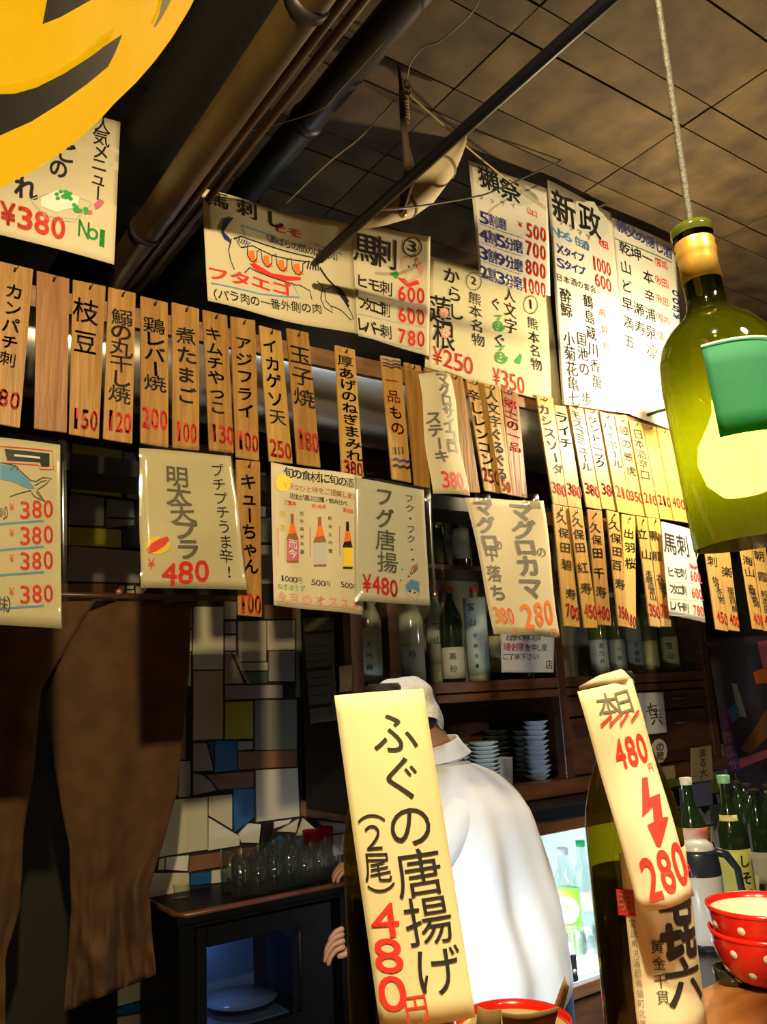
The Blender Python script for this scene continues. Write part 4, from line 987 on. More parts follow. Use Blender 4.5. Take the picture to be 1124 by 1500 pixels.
sv.poly([(.5+.09*math.cos(k*.7), .36+.09*math.sin(k*.7)) for k in range(9)], 'y'); sv.line([(.38,.34),(.46,.28),(.54,.26)], .003, 'k', lay=2); sv.text('ゆず酒', (.35,.58), (.65,.58), .01, .01, 'k'); sv.flush(lt)
bottle('clear_bottle', 'clear glass bottle with a green cap in the lit shelf', 'bottle', alc(866, 2.72), .40, .045, CLG, mat('green_cap', (.02,.45,.12), .3), LAB1, neck=.36, z0=.3, z1=.5, span=80, sh=.58)
bottle('clear_bottle', 'slim clear bottle with orange label by the shirt edge', 'bottle', alc(803, 2.74), .28, .04, CLG, WCAP, mat('bottle_label_orange', (.7,.25,.06), .5), z0=.2, z1=.7)
def tumbler(name, label, loc, r=.032, h=.14, m=None, group=None, flare=1.12, wall=.0025, cat='glass', up=False):
    t = thing(name, label, cat, loc, group)
    pr_ = [(0,0), (r,0), (r*flare,h), (r*flare-wall,h), (r-wall,.010), (0,.010)]
    if up: pr_ = [(a_, h-b_) for a_, b_ in pr_]
    MB().lathe(pr_, loc, 20).build('glass_wall', m or TUMBLER, t, True)
    return t
for i, x_ in enumerate((848, 866, 884)):
    q = alc(x_, 2.50); tumbler('drinking_glass', ['upturned glass on the white tray, left one', 'upturned glass on the white tray, middle one', 'upturned glass on the white tray, right one beside the big bottle'][i], (q.x, q.y, zs+.02), .034, .13, GLASSCLEAR, 'upturned glasses on the white tray', up=True)
q = alc(866, 2.50)
bevel(tag(recentre(box('tray', WPAN, q.x-.17, q.x+.22, 2.42, 2.60, zs+.007, zs+.019)), 'white plastic tray under the upturned glasses', 'tray'), .004, 2)
q = PY(836, 1418, YA-.02)
t = thing('power_plug', 'black socket box with a screw below a white plug near the shirt hem', 'plug', (q.x, YA-.03, q.z-.05))
bevel(MB().box(q.x-.017, q.x+.022, YA-.035, YA-.006, q.z-.045, q.z+.045).build('socket_box', MATBLACK, t), .003, 2)
MB().tube([(q.x+.003, YA-.040, q.z-.01), (q.x+.003, YA-.034, q.z-.01)], .009, 14).build('screw', METAL, t, True)
bevel(MB().box(q.x-.03, q.x+.005, YA-.045, YA-.012, q.z+.05, q.z+.085).build('white_plug', WPAN, t), .004, 2)

# ------------------------------------------------------------------ bench with microwave and glasses
YBn = 2.70; zt_ = .90
x0b, x1b = PZ(222, 1318, zt_).x-.02, PZ(560, 1290, zt_).x
t = thing('black_bench', 'black lacquered bench with a worn brown edge standing before the mosaic wall', 'bench', ((x0b+x1b)/2, YBn, 0))
bevel(box('top', NEARBLACK, x0b, x1b, YBn, YB-.03, zt_-.03, zt_-.006, t), .004, 2)
EDGE = mat('worn_brown_edge', (.12,.04,.025), .3, col2=(.2,.07,.04), scale=14)
MB().tube([(x0b+.004, YB-.05, zt_), (x0b+.004, YBn+.03, zt_), (x0b+.03, YBn+.004, zt_), (x1b, YBn+.004, zt_)], .009, 8).build('edge_trim', EDGE, t, True)
# body with opening for the microwave
mwx0, mwx1 = PY(292, 1420, YBn).x, PY(500, 1420, YBn).x
zo = PY(350, 1356, YBn).z
box('side_panel', NEARBLACK, x0b+.01, mwx0-.012, YBn+.01, YB-.04, 0, zt_-.03, t); box('side_panel', NEARBLACK, mwx1+.01, x1b-.01, YBn+.01, YB-.04, 0, zt_-.03, t)
box('apron', NEARBLACK, mwx0-.012, mwx1+.01, YBn+.01, YBn+.03, zo+.02, zt_-.03, t); box('inner_shelf', NEARBLACK, mwx0-.012, mwx1+.01, YBn+.01, YB-.04, .30, .32, t); box('rear_panel', NEARBLACK, mwx0-.012, mwx1+.01, YB-.055, YB-.04, 0, zt_-.03, t)
m_ = thing('microwave_oven', 'black microwave oven with a faintly blue lit window inside the bench', 'microwave', ((mwx0+mwx1)/2, YBn+.03, .322))
MW = mat('microwave_black', (.006,.006,.008), .35, spec=.2)
a_, b_ = mwx0, mwx1-.02; z0_, z1_ = .323, zo+.01; yf, yb2 = YBn+.02, YB-.07
wx0, wx1 = PY(303, 1420, YBn).x+.01, PY(432, 1420, YBn).x; wz1 = PY(380, 1374, YBn).z; wz0 = PY(380, 1505, YBn).z
for nm, args in (('casing', (a_, wx0, yf, yb2, z0_, z1_)), ('casing', (wx0, wx1, yf, yb2, wz1, z1_)), ('casing', (wx0, wx1, yf, yb2, z0_, wz0)), ('control_panel', (wx1, b_, yf, yb2, z0_, z1_))):
    bevel(box(nm, MW, *args, m_), .003, 1)
box('cavity_lining', mat('microwave_lining', (.35,.38,.42), .4), wx0, wx1, yb2-.012, yb2, wz0, wz1, m_)
box('cavity_floor', mat('microwave_lining', (.35,.38,.42), .4), wx0, wx1, yf+.03, yb2-.012, wz0, wz0+.006, m_)
box('window_pane', thin_glass('microwave_window', (.55,.6,.7), .05), wx0, wx1, yf-.001, yf+.002, wz0, wz1, m_)
pc_ = Vector(((wx0+wx1)/2+.04, yf+.17, wz0+.03)); MB().lathe([(0,0), (.11,.0), (.125,.006), (.125,.009), (0,.005)], pc_, 36).build('turntable', mat('turntable_glass', (.42,.46,.48), .2), m_, True)
light('microwave_lamp', 'POINT', (wx0+.05, yf+.2, wz1-.03), .9, (.25, .5, 1), .02)
# handle of the microwave
MB().tube([(wx1+.02, yf-.004, wz1), (wx1+.02, yf-.022, wz1-.01), (wx1+.02, yf-.022, wz0+.02), (wx1+.02, yf-.004, wz0+.01)], .006, 10).build('handle', MW, m_, True)
# glasses on the bench
gl = [(337,2.90),(352,2.80),(366,2.92),(378,2.79),(391,2.90),(402,2.80),(414,2.92),(424,2.81),(436,2.93),(446,2.81),(458,2.92),(468,2.82),(478,2.94),(489,2.84)]
order = ['first', 'second', 'third', 'fourth', 'fifth', 'sixth', 'seventh', 'eighth', 'ninth', 'tenth', 'eleventh', 'twelfth', 'thirteenth', 'last']
g0 = None
for i, (x_, Y_) in enumerate(gl):
    q = PY(x_, 1290, Y_); loc = Vector((q.x, Y_, zt_-.006)); lb = 'clear tumbler on the black bench, %s from the left' % order[i]
    if i in (10, 12): lb = 'pink tumbler on the black bench, %s of the two pink ones' % ('left' if i == 10 else 'right')
    if g0 is None or i in (10, 12):
        g = tumbler('tumbler', lb, loc, .030, .145 if i < 7 else .165, thin_glass('pink_glass', (.8,.15,.3), .08, .05, .25, (.8,.1,.25)) if i in (10, 12) else None, 'tumblers on the black bench')
        if g0 is None: g0 = g
    else:
        g = g0.copy(); COL.objects.link(g); g.location = loc
        for ch in g0.children: c2 = ch.copy(); COL.objects.link(c2); c2.parent = g
        g['label'] = lb; g.scale = (1, 1, .92+.02*(i % 9))
q = PZ(272, 1318, zt_); tumbler('sake_cup', 'small clear cup alone at the left end of the black bench', (q.x, q.y+.04, zt_-.006), .026, .05, GLASSCLEAR)

# dark hung papers between mosaic and cabinet
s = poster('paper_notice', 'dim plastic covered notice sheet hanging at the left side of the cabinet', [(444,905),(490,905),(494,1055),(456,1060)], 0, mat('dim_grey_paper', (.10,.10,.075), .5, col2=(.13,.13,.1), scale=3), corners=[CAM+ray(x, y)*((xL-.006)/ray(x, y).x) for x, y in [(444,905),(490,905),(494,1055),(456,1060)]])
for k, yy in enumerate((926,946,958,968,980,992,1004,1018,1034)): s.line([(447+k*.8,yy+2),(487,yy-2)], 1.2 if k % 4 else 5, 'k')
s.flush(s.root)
s = poster('paper_notice', 'small torn tan paper strip on the left cabinet post', [(497,976),(515,974),(516,1012),(498,1014)], 2.58, KR)
s.line([(498,1008),(503,1011),(507,1004),(512,1010),(516,1006)], 1, 'd'); s.flush(s.root)

# ------------------------------------------------------------------ curtain (noren)
YQ = 2.55
CL = mat('curtain_brown_cloth', (.065,.026,.006), .9, col2=(.10,.042,.010), scale=14, bump=.5)
t = thing('door_curtain', 'long brown cloth curtain with wrinkled lower end hanging from a dark rod', 'curtain', PY(170, 1480, YQ))
def cloth(name, Lf, Rt, y0, y1, nu, nv, amp, parent, seed):
    vs = []; fs = []
    def ed(L, y):
        for (a, b) in zip(L, L[1:]):
            if a[1] <= y <= b[1]: return a[0]+(b[0]-a[0])*(y-a[1])/(b[1]-a[1])
        return L[-1][0] if y > L[-1][1] else L[0][0]
    for j in range(nv+1):
        f = j/nv
        for i in range(nu+1):
            u = i/nu; yl = y0[0]+(y1[0]-y0[0])*f; yr = y0[1]+(y1[1]-y0[1])*f
            yy = yl*(1-u)+yr*u; xx = ed(Lf, yy)*(1-u)+ed(Rt, yy)*u
            low = max(0, f-.5)*2
            d = amp*(math.sin(u*9+seed)*.6+math.sin(u*17+seed*2+f*2)*.4)*(.5+.5*f)+low*.06*(noise.noise(Vector((u*5+seed, f*6, seed)))+.45*noise.noise(Vector((u*13, f*15, seed))))
            vs.append(PY(xx, yy, YQ+d))
    for j in range(nv):
        for i in range(nu):
            a = j*(nu+1)+i; fs.append((a, a+nu+1, a+nu+2, a+1))
    o = mk(name, vs, fs, CL, parent, True); so = o.modifiers.new('solid', 'SOLIDIFY'); so.thickness = .002; return o
cloth('cloth_panel', [(172,880),(120,900),(64,1022),(90,1184),(102,1244),(104,1329),(94,1490)], [(284,884),(280,890),(277,988),(260,1159),(239,1235),(218,1304),(228,1427),(228,1470)], (880,884), (1482,1428), 40, 60, .018, t, 1.3)
cloth('cloth_panel', [(-80,880),(-80,1500)], [(140,880),(60,1010),(50,1130),(35,1215),(30,1330),(8,1400),(8,1500)], (884,880), (1520,1520), 24, 40, .012, t, 4.1)
a_, b_ = PY(-60, 868, YQ), PY(345, 884, YQ)
MB().tube([(a_.x, YQ, a_.z), (b_.x, YQ, a_.z)], .010, 12).build('rod', DARKWOOD, t, True)
q = PY(172, 868, YQ); MB().ball((q.x, YQ-.014, q.z+.0), .011, 10).build('clip', mat('copper_clip', (.5,.2,.1), .4, .5), t, True)
# ------------------------------------------------------------------ person
SKIN = mat('skin', (.38,.17,.09), .5, bump=.05, scale=60); SHIRT = mat('white_cotton', (.64,.63,.61), .8, bump=.15, scale=40)
HAIR = mat('black_hair', (.012,.01,.009), .6, bump=.5, scale=80); HAT = mat('white_towel', (.74,.70,.62), .9, bump=.7, scale=60)
YP = 2.08
hp = lambda x, y, d=0: PY(x, y, YP+d)
t = thing('person', 'cook in a loose white shirt and white head towel, back to the viewer, reaching left', 'person', Vector((PY(740, 1450, YP).x, YP, 0)))
def skin_mesh(name, J, E_, m, parent, sub=2):
    me = bpy.data.meshes.new(name); off = wloc(parent)
    me.from_pydata([tuple(Vector(j[0])-off) for j in J], E_, []); o = bpy.data.objects.new(name, me); COL.objects.link(o); o.parent = parent
    me.materials.append(m)
    sk = o.modifiers.new('skin', 'SKIN'); sk.use_smooth_shade = True
    for i, j in enumerate(J):
        sv_ = me.skin_vertices[0].data[i]; r = j[1]; sv_.radius = r if isinstance(r, tuple) else (r, r)
    me.skin_vertices[0].data[0].use_root = True
    su = o.modifiers.new('sub', 'SUBSURF'); su.levels = sub; su.render_levels = sub
    return o
pel = hp(728, 1400, .02); pel.z = .88
J = []; E_ = []
def j(p, r, par=None):
    J.append((p, r)); 
    if par is not None: E_.append((par, len(J)-1))
    return len(J)-1
P0 = j(Vector((pel.x, YP+.02, .90)), (.13, .10))
S1_ = j(Vector((pel.x-.03, YP+.02, 1.04)), (.13, .10), P0)
S2_ = j(hp(705, 1190), (.15, .10), S1_)
nb = j(hp(650, 1120), (.065, .06), S2_)
hd_ = hp(592, 1045)
nk = j(hp(632, 1082), .052, nb)
h1 = j(hp(612, 1062, -.0), .062, nk); h2 = j(hd_, .088, h1); h3 = j(hp(590, 1020), .088, h2)
# arms: shoulder, elbow, wrist (both reach left along the bench)
shR = j(hp(668, 1185, -.08), .055, S2_); elR = j(hp(610, 1290, -.10), .042, shR); wrR = j(hp(522, 1372, .12), .027, elR)
shL = j(hp(660, 1180, .12), .055, S2_); elL = j(hp(575, 1260, .28), .042, shL); wrL = j(hp(524, 1280, .46), .027, elL)
for sgn in (-1, 1):
    a1 = j(Vector((pel.x+.02, YP+.02+sgn*.10, .82)), .085, P0); a2 = j(Vector((pel.x-.02, YP+.02+sgn*.11, .47)), .058, a1); a3 = j(Vector((pel.x+.02, YP+.02+sgn*.11, .10)), .04, a2); a4 = j(Vector((pel.x-.10, YP+.02+sgn*.12, .04)), .035, a3)
# palms on the body mesh
pR = j(hp(509, 1375, .13), (.032, .018), wrR); pL = j(hp(516, 1272, .50), (.032, .018), wrL)
skin_mesh('body', J, E_, SKIN, t)
def fingers(p, dirv, sidev, parent):
    for k, (ln, sp) in enumerate(((.062,-.024), (.072,-.008), (.068,.008), (.054,.022))):
        q0 = p+sidev*sp; q1 = q0+dirv*ln*.5; q2 = q1+dirv*ln*.3+Vector((0,0,-ln*.25)); q3 = q2+dirv*ln*.1+Vector((0,0,-ln*.3))
        skin_mesh('finger', [(q0, .009), (q1, .0085), (q2, .008), (q3, .0065)], [(0,1),(1,2),(2,3)], SKIN, parent, 1)
    q0 = p-dirv*.02+sidev*-.026; skin_mesh('thumb', [(q0, .011), (q0+sidev*-.018+dirv*.022, .010), (q0+sidev*-.016+dirv*.05, .008)], [(0,1),(1,2)], SKIN, parent, 1)
fingers(hp(506, 1372, .13), Vector((-.9, .3, -.2)).normalized(), Vector((.1, .25, .95)).normalized(), t)
fingers(hp(513, 1270, .51), Vector((-.95, .25, 0)).normalized(), Vector((.2, .9, .3)).normalized(), t)
# head details: faces left (towards the bench)
fdir = Vector((-.93, .36, -.10)).normalized(); sdir = fdir.cross(Vector((0,0,1))).normalized(); udir = sdir.cross(fdir)
HD = hp(592, 1046)
Hm = Matrix((fdir, sdir, udir)).transposed()
def hpt(f_, s_, u_): return HD+fdir*f_+sdir*s_+udir*u_
MB().ball((0,0,0), 1, 14).v
def blob(name, c, sz, m, n=12):
    mb = MB(); mb.ball((0,0,0), 1, n); D = Matrix.Diagonal(sz)
    mb.v = [c+Hm @ (D @ v) for v in mb.v]; return mb.build(name, m, t, True)
blob('face', hpt(.022, 0, -.012), (.082, .070, .098), SKIN, 16)
blob('nose', hpt(.101, 0, -.015), (.013, .009, .019), SKIN)
for sg in (-1, 1):
    blob('eye', hpt(.088, sg*.030, .012), (.012, .013, .009), mat('eye_white', (.7,.68,.62), .3)); blob('iris', hpt(.098, sg*.031, .012), (.004, .006, .006), BLACK)
    blob('eyebrow', hpt(.090, sg*.030, .034), (.010, .020, .004), HAIR); blob('ear', hpt(-.012, sg*.078, -.008), (.020, .010, .034), SKIN)
blob('mouth', hpt(.092, 0, -.058), (.008, .024, .006), mat('lips', (.4,.13,.09), .5))
blob('hair', hpt(-.022, 0, .012), (.088, .080, .088), HAIR, 16)
# towel hat with folded crown
mb = MB(); n = 36
for i in range(15):
    f_ = i/14; ph = f_*1.5
    for k in range(n):
        a_ = 6.2832*k/n
        rr = 1+.04*math.sin(a_*5+i)+.035*noise.noise(Vector((math.cos(a_)*2, math.sin(a_)*2, f_*5)))*3
        z_ = -.005+.112*min(1, math.sin(ph)*1.02)-.055*math.exp(-((a_-math.pi)/.9)**2)*(1-f_)
        cr = math.cos(ph)**.55 if ph < 1.5 else .1
        mb.v.append(hpt(-.01+.105*rr*cr*math.cos(a_), .094*rr*cr*math.sin(a_), z_+.012*math.sin(a_*3+2)*f_*(1-f_)*3))
for i in range(14):
    for k in range(n): mb.f.append((i*n+k, i*n+(k+1) % n, (i+1)*n+(k+1) % n, (i+1)*n+k))
mb.f.append(tuple(14*n+k for k in range(n)))
o = mb.build('head_towel', HAT, t, True); su = o.modifiers.new('sub', 'SUBSURF'); su.levels = 1; su.render_levels = 1
blob('towel_knot', hpt(-.095, .02, -.035), (.03, .03, .05), HAT)
# shirt: lofted with folds; section = (left px, right px, y, half depth)
SEC = [(632,664,1112,.055), (618,690,1120,.085), (600,722,1133,.115), (590,748,1155,.14), (588,768,1185,.155), (588,785,1225,.16), (592,797,1265,.165), (598,806,1305,.17), (604,813,1345,.17), (610,820,1385,.175), (614,829,1425,.18), (620,818,1462,.18), (626,800,1478,.178)]
mb = MB(); n = 72; rows_ = []
NS = 46
def sec(f_):
    x = f_*(len(SEC)-1); i = min(int(x), len(SEC)-2); q = x-i; return [SEC[i][k]*(1-q)+SEC[i+1][k]*q for k in range(4)]
for i in range(NS+1):
    f_ = i/NS; l_, r_, y_, d_ = sec(f_); c = PY((l_+r_)/2, y_, YP); L_ = PY(l_, y_, YP); R_ = PY(r_, y_, YP); hx = (R_-L_)*.5
    for k in range(n):
        a_ = 6.2832*k/n; ca, sa = math.cos(a_), math.sin(a_)
        fo = (.020*math.sin(a_*7+2.2*f_+1)+.014*math.sin(a_*12-3*f_)+.03*noise.noise(Vector((ca*1.6, sa*1.6, f_*2.4+3))))*min(1, f_*1.6)
        dg = .014*math.sin((a_*2.2+f_*11))*math.exp(-((f_-.55)/.25)**2)
        k_ = 1+fo*.9/.16*.8+dg/.16*1.0
        # depth axis is perpendicular to the view of the torso
        dv = Vector((-hx.y, hx.x, 0)).normalized()
        mb.v.append(c+hx*ca*(1+(k_-1)*.18)+dv*(-1)*sa*d_*k_*-1+Vector((0, 0, .02*math.sin(a_*3)*f_*f_)))
for i in range(NS):
    for k in range(n): mb.f.append((i*n+k, i*n+(k+1) % n, (i+1)*n+(k+1) % n, (i+1)*n+k))
o = mb.build('shirt', SHIRT, t, True); so = o.modifiers.new('solid', 'SOLIDIFY'); so.thickness = .004
su = o.modifiers.new('sub', 'SUBSURF'); su.levels = 1; su.render_levels = 1
# yoke seam, collar, sleeves, apron
def shirt_pt(f_, a_, off=.004):
    l_, r_, y_, d_ = sec(f_); c = PY((l_+r_)/2, y_, YP); hx = (PY(r_, y_, YP)-PY(l_, y_, YP))*.5; dv = Vector((-hx.y, hx.x, 0)).normalized()
    return c+hx*math.cos(a_)*(1+off/.1)+dv*math.sin(a_)*(d_+off*2.5)
ct = hp(645, 1104); mb = MB()
for i, (rr, zz, sh_) in enumerate(((.082,-.02,0), (.072,.012,.0), (.066,.034,.004), (.072,.036,.004), (.080,.012,0), (.094,-.012,0))):
    for k in range(28):
        a_ = 6.2832*k/28; tl = Vector((-.45*zz, 0, 0))
        mb.v.append(ct+Vector((rr*math.cos(a_), rr*.92*math.sin(a_), zz+.018*math.cos(a_)))+tl)
for i in range(5):
    for k in range(28): mb.f.append((i*28+k, i*28+(k+1) % 28, (i+1)*28+(k+1) % 28, (i+1)*28+k))
mb.build('collar', SHIRT, t, True)
for (a_, b_, c_) in ((J[shR][0], J[elR][0], J[wrR][0]), (J[shL][0], J[elL][0], J[wrL][0])):
    mid = a_.lerp(b_, .5); m2 = b_.lerp(c_, .55)
    o = MB().tube([a_+(a_-b_).normalized()*.03, a_, mid, b_, m2], [.06,.075,.072,.066,.055], 20, cap=False).build('sleeve', SHIRT, t, True)
    so = o.modifiers.new('solid', 'SOLIDIFY'); so.thickness = .003; su = o.modifiers.new('sub', 'SUBSURF'); su.levels = 1; su.render_levels = 1
    d_ = o.modifiers.new('w', 'DISPLACE'); tx = bpy.data.textures.new('folds', 'CLOUDS'); tx.noise_scale = .06; d_.texture = tx; d_.strength = .012
NV = mat('navy_cotton', (.01,.035,.10), .8)
mb = MB(); c = Vector((pel.x, YP+.02, 0))
for i in range(9):
    z_ = .80-.09*i
    for k in range(36):
        a_ = 6.2832*k/36; rr = 1+.05*math.sin(a_*6+i*.3)
        mb.v.append(Vector((c.x+.05+.185*rr*math.cos(a_), c.y+.16*rr*math.sin(a_), z_)))
for i in range(8):
    for k in range(36): mb.f.append((i*36+k, i*36+(k+1) % 36, (i+1)*36+(k+1) % 36, (i+1)*36+k))
o = mb.build('apron', NV, t, True); so = o.modifiers.new('solid', 'SOLIDIFY'); so.thickness = .003

# ------------------------------------------------------------------ customer counter, foreground
COUNTER = mat('counter_orange_wood', (.27,.10,.025), .28, col2=(.42,.18,.05), scale=5, stretch=(1.2,7,7), bump=.15, coat=.3)
cl_ = tag(recentre(bevel(box('counter_ledge', COUNTER, -1.0, 2.2, -.5, .77, 1.10, 1.15), .006, 2)), 'orange-brown varnished wooden counter ledge in the foreground', 'counter')
pts = [(-1.0,.775), (3.3,.775), (3.3,1.62), (2.02,1.62), (1.30,1.03), (-1.0,1.03)]
tag(recentre(MB().prism([(x, y, .985) for x, y in pts], (0, 0, -.04)).build('rear_counter', mat('rear_counter_dark', (.02,.014,.01), .25), None)), 'dark lower work counter behind the foreground ledge', 'counter')
box('front_panel', DARKWOOD, -1.0, 2.2, .70, .765, 0, 1.10, cl_)
tag(recentre(MB().prism([(x, y, 0) for x, y in [(-.98,.79), (3.28,.79), (3.28,1.58), (2.03,1.58), (1.28,1.0), (-.98,1.0)]], (0, 0, .943)).build('counter_cabinet', DARKWOOD, None)), 'dark wooden base of the lower work counter', 'cabinet')

GLB = mat('shochu_bottle_glass', (.030,.024,.004), .05, coat=1.0, spec=.8)
def bigbottle(base, label, lab, liquid=.0):
    base = Vector(base); R = .0525; Hh = .405
    t = thing('shochu_bottle', label, 'bottle', base)
    pr_ = [(0,.0), (.046,0), (.0515,.006), (R,.014), (R,.245), (.0500,.262), (.0440,.285), (.0345,.312), (.0250,.338), (.0185,.360), (.0155,.375), (.0145,.392), (.0175,.394), (.0175,Hh)]
    AMB = thin_glass('amber_green_glass', (.42,.36,.03), .06, .04, .12, (.45,.36,.02))
    MB().lathe(pr_, base, 48).build('body', AMB, t, True)
    MB().lathe([(0,.004), (.0485,.006), (.0500,.014), (.0500,.196), (0,.196)], base, 40).build('liquid', mat('shochu_in_dark_glass', (.012,.010,.003), .1), t, True)
    MB().lathe([(.0190,.385), (.0195,.407), (.017,.411), (0,.411)], base, 28).build('cap', MATBLACK, t, True)
    return t
B1 = PZ(966, 1562, 1.15); B2 = PZ(592, 1602, 1.15)
t1 = bigbottle(B1, 'large dark amber bottle with cream label and leaning price paper, at the right', True)
t2 = bigbottle(B2, 'large dark bottle behind the long puffer fish price paper', True)
print('bottles', B1, B2)
# label on the right bottle
a0 = math.atan2(CAM.y-B1.y, CAM.x-B1.x)
def lb(u, v, off):
    an = math.radians(-19)+(u)*math.radians(130)+a0; r = .0531+off
    return B1+Vector((r*math.cos(an), r*math.sin(an), .222-.182*v))
s = Surf(func=lb, size=(.0531*2.27, .182)); s.root = t1
s.sheet('paper_label', CREAM, t1, 24, 8, .0004)
s.text('黄金千貫', (.235,.50), (.235,.76), .0125, .0125, 'k', .0); s.text('㐂', (.48,.42), (.48,.42), .045, .058, 'k', .05); s.text('六', (.48,.70), (.48,.70), .045, .042, 'k', .05)
s.text('宮崎県児湯郡高鍋町北高鍋', (.055,.38), (.055,.95), .006, .0075, 'n', .0)
s.poly([(-.06,.20),(.09,.20),(.09,.34),(-.06,.34)], 'd'); s.lay = 3; s.text('明', (.015,.27), (.015,.27), .014, .016, 't', .02); s.lay = 0
s.flush(t1)
# leaning paper F1 on the left bottle
def dsurf(name, label, px, deps, m, curl):
    c = [PD(x, y, d) for (x, y), d in zip(px, deps)]
    s = Surf(c, px, curl=curl); base = (c[2]+c[3])/2; tt = thing(name, label, 'price sheet', base); s.root = tt
    s.sheet('sheet', m, tt, 14, 16); return s
dB2 = (B2-CAM).dot(fw); dB1 = (B1-CAM).dot(fw); print('depths', dB1, dB2)
s = dsurf('price_sheet', 'long yellowed paper with brushed puffer fish writing and red 480, on the left bottle', [(490,1019),(620,1009),(697,1490),(557,1506)], [dB2-.02, dB2-.02, dB2-.10, dB2-.10], paper_mat('paper_straw', (.86,.78,.48), tl=.3), lambda u, v: .010*math.cos((u-.5)*2.6)+.003*math.sin(v*5))
s.text('ふぐの唐揚げ', (577,1075), (641,1420), 62, 64, 'k', -.014, .5); s.text('（２尾）', (541,1182), (561,1313), 38, 42, 'k', -.010, .5)
s.text('480', (564,1345), (575,1452), 40, 48, 'r', .01, .5); s.text('円', (609,1473), (609,1473), 32, 34, 'r', .01); s.flush(s.root)
# price paper F2 wrapped on the right bottle
px = [(846,1013),(926,994),(1018,1312),(938,1336)]
s = dsurf('price_sheet', 'folded cream paper wrapped on the right bottle, red 480 struck down to 280', px, [dB1-.02, dB1-.02, dB1-.062, dB1-.062], CREAM, lambda u, v: .012*math.sin(u*3.14)*(.5+v*.6)+.002*math.sin(v*12))
s.text('本日', (888,1034), (912,1028), 28, 36, 'n', .02); s.line([(878,1062),(893,1046),(890,1062),(906,1044),(905,1062),(918,1042),(922,1056),(934,1040)], 4, 'r', lay=3)
s.num('480', (898,1106), (947,1092), 48, 'r', None, .05); s.text('円', (952,1124), (952,1124), 8, 14, 'r', 0)
s.poly([(937.7,1138),(946.6,1137),(948.5,1166),(964.7,1161),(967.4,1195),(977,1195),(963,1236),(957,1235),(943,1205),(952.5,1200),(952,1179),(936,1194)], 'r')
s.num('280', (939,1288), (1004,1258), 66, 'r', None, .055); s.text('円', (1010,1276), (1010,1276), 7, 18, 'r', 0); s.flush(s.root)
q = PD(905, 992, dB1-.012)
o = MB().tube([PD(850,1008,dB1), PD(880,996,dB1-.02), PD(910,990,dB1-.022), PD(926,1000,dB1-.005)], [.002,.005,.007,.003], 10).build('twisted_top', CREAM, s.root, True)
# bowls
RED = mat('red_melamine', (.72,.018,.010), .18, coat=.6); INN = mat('white_melamine', (.82,.76,.62), .25)
def bowl(name, label, base, R=.082, Hh=.080, foot=.036, dots=True, inner=INN, seed=0, group=None):
    base = Vector(base); t = thing(name, label, 'bowl', base, group)
    prof = [(foot*.9,0), (foot,.003)]+[(foot+(R-foot)*math.sin(i/10*1.5708)**.8, .004+(Hh-.004)*(1-math.cos(i/10*1.5708))**.85) for i in range(1, 11)]
    MB().lathe([(0,.002)]+prof+[(R+.001,Hh+.002)], base, 56).build('outer_shell', RED, t, True)
    inn = [(0,.010)]+[(max(a_-.004, 0), b_+.003) for a_, b_ in prof[2:]]
    MB().lathe(inn[:-1]+[(R-.003,Hh-.012)], base, 56).build('inner_glaze', inner, t, True)
    MB().lathe([(R-.0028,Hh-.012), (R-.002,Hh+.002), (R+.0012,Hh+.002), (R+.001,Hh-.003)], base, 56).build('rim', RED, t, True)
    if dots:
        a0 = math.atan2(CAM.y-base.y, CAM.x-base.x)
        def pos(an, f_, off=.0006):
            i = f_*(len(prof)-1); k = min(int(i), len(prof)-2); q = i-k; r = prof[k][0]*(1-q)+prof[k+1][0]*q; z = prof[k][1]*(1-q)+prof[k+1][1]*q
            sl = Vector((prof[k+1][1]-prof[k][1], -(prof[k+1][0]-prof[k][0]))).normalized()
            return base+Vector(((r+off*sl.x)*math.cos(an), (r+off*sl.x)*math.sin(an), z+off*sl.y))
        for row, f_ in enumerate((.80, .52, .27)):
            nd = (10, 9, 6)[row]
            for k in range(nd):
                an = a0+6.2832*(k+.5*(row % 2)+seed)/nd; mb = MB(); b = 0; c0 = pos(an, f_, .001); e1 = (pos(an+.02, f_)-pos(an, f_)).normalized(); e2 = (pos(an, f_+.03)-pos(an, f_)).normalized(); nn = e1.cross(e2)
                if nn.dot(c0-base-Vector((0,0,.06))) < 0: nn = -nn
                mb.v.append(c0+nn*.0012)
                for m_ in range(14): mb.v.append(c0+(e1*math.cos(m_*.4488)+e2*math.sin(m_*.4488))*.0052-nn*.0004)
                mb.f += [(b, b+1+m_, b+1+(m_+1) % 14) for m_ in range(14)]
                mb.build('polka_dot', INN, t)
    return t
bb_ = PZ(1130, 1441, 1.151)
print('bowl', bb_)
bowl('polka_dot_bowl', 'lower red polka dot bowl of the stack on the orange counter', bb_, R=.069, Hh=.067, foot=.030)
bowl('polka_dot_bowl', 'upper red polka dot bowl of the stack on the orange counter', bb_+Vector((0,0,.030)), R=.069, Hh=.067, foot=.030, seed=.35)
b3 = PD(752, 1487, 1.17); b3 = Vector((b3.x, b3.y, .986)); print('b3', b3)
bowl('red_bowl', 'red rimmed bowl with folded brown papers behind the long price paper', b3, R=.080, Hh=.105, foot=.05, dots=False, inner=mat('tan_inside', (.55,.42,.20), .5))
KB = mat('printed_brown_paper', (.30,.19,.06), .6, col2=(.42,.28,.10), scale=16)
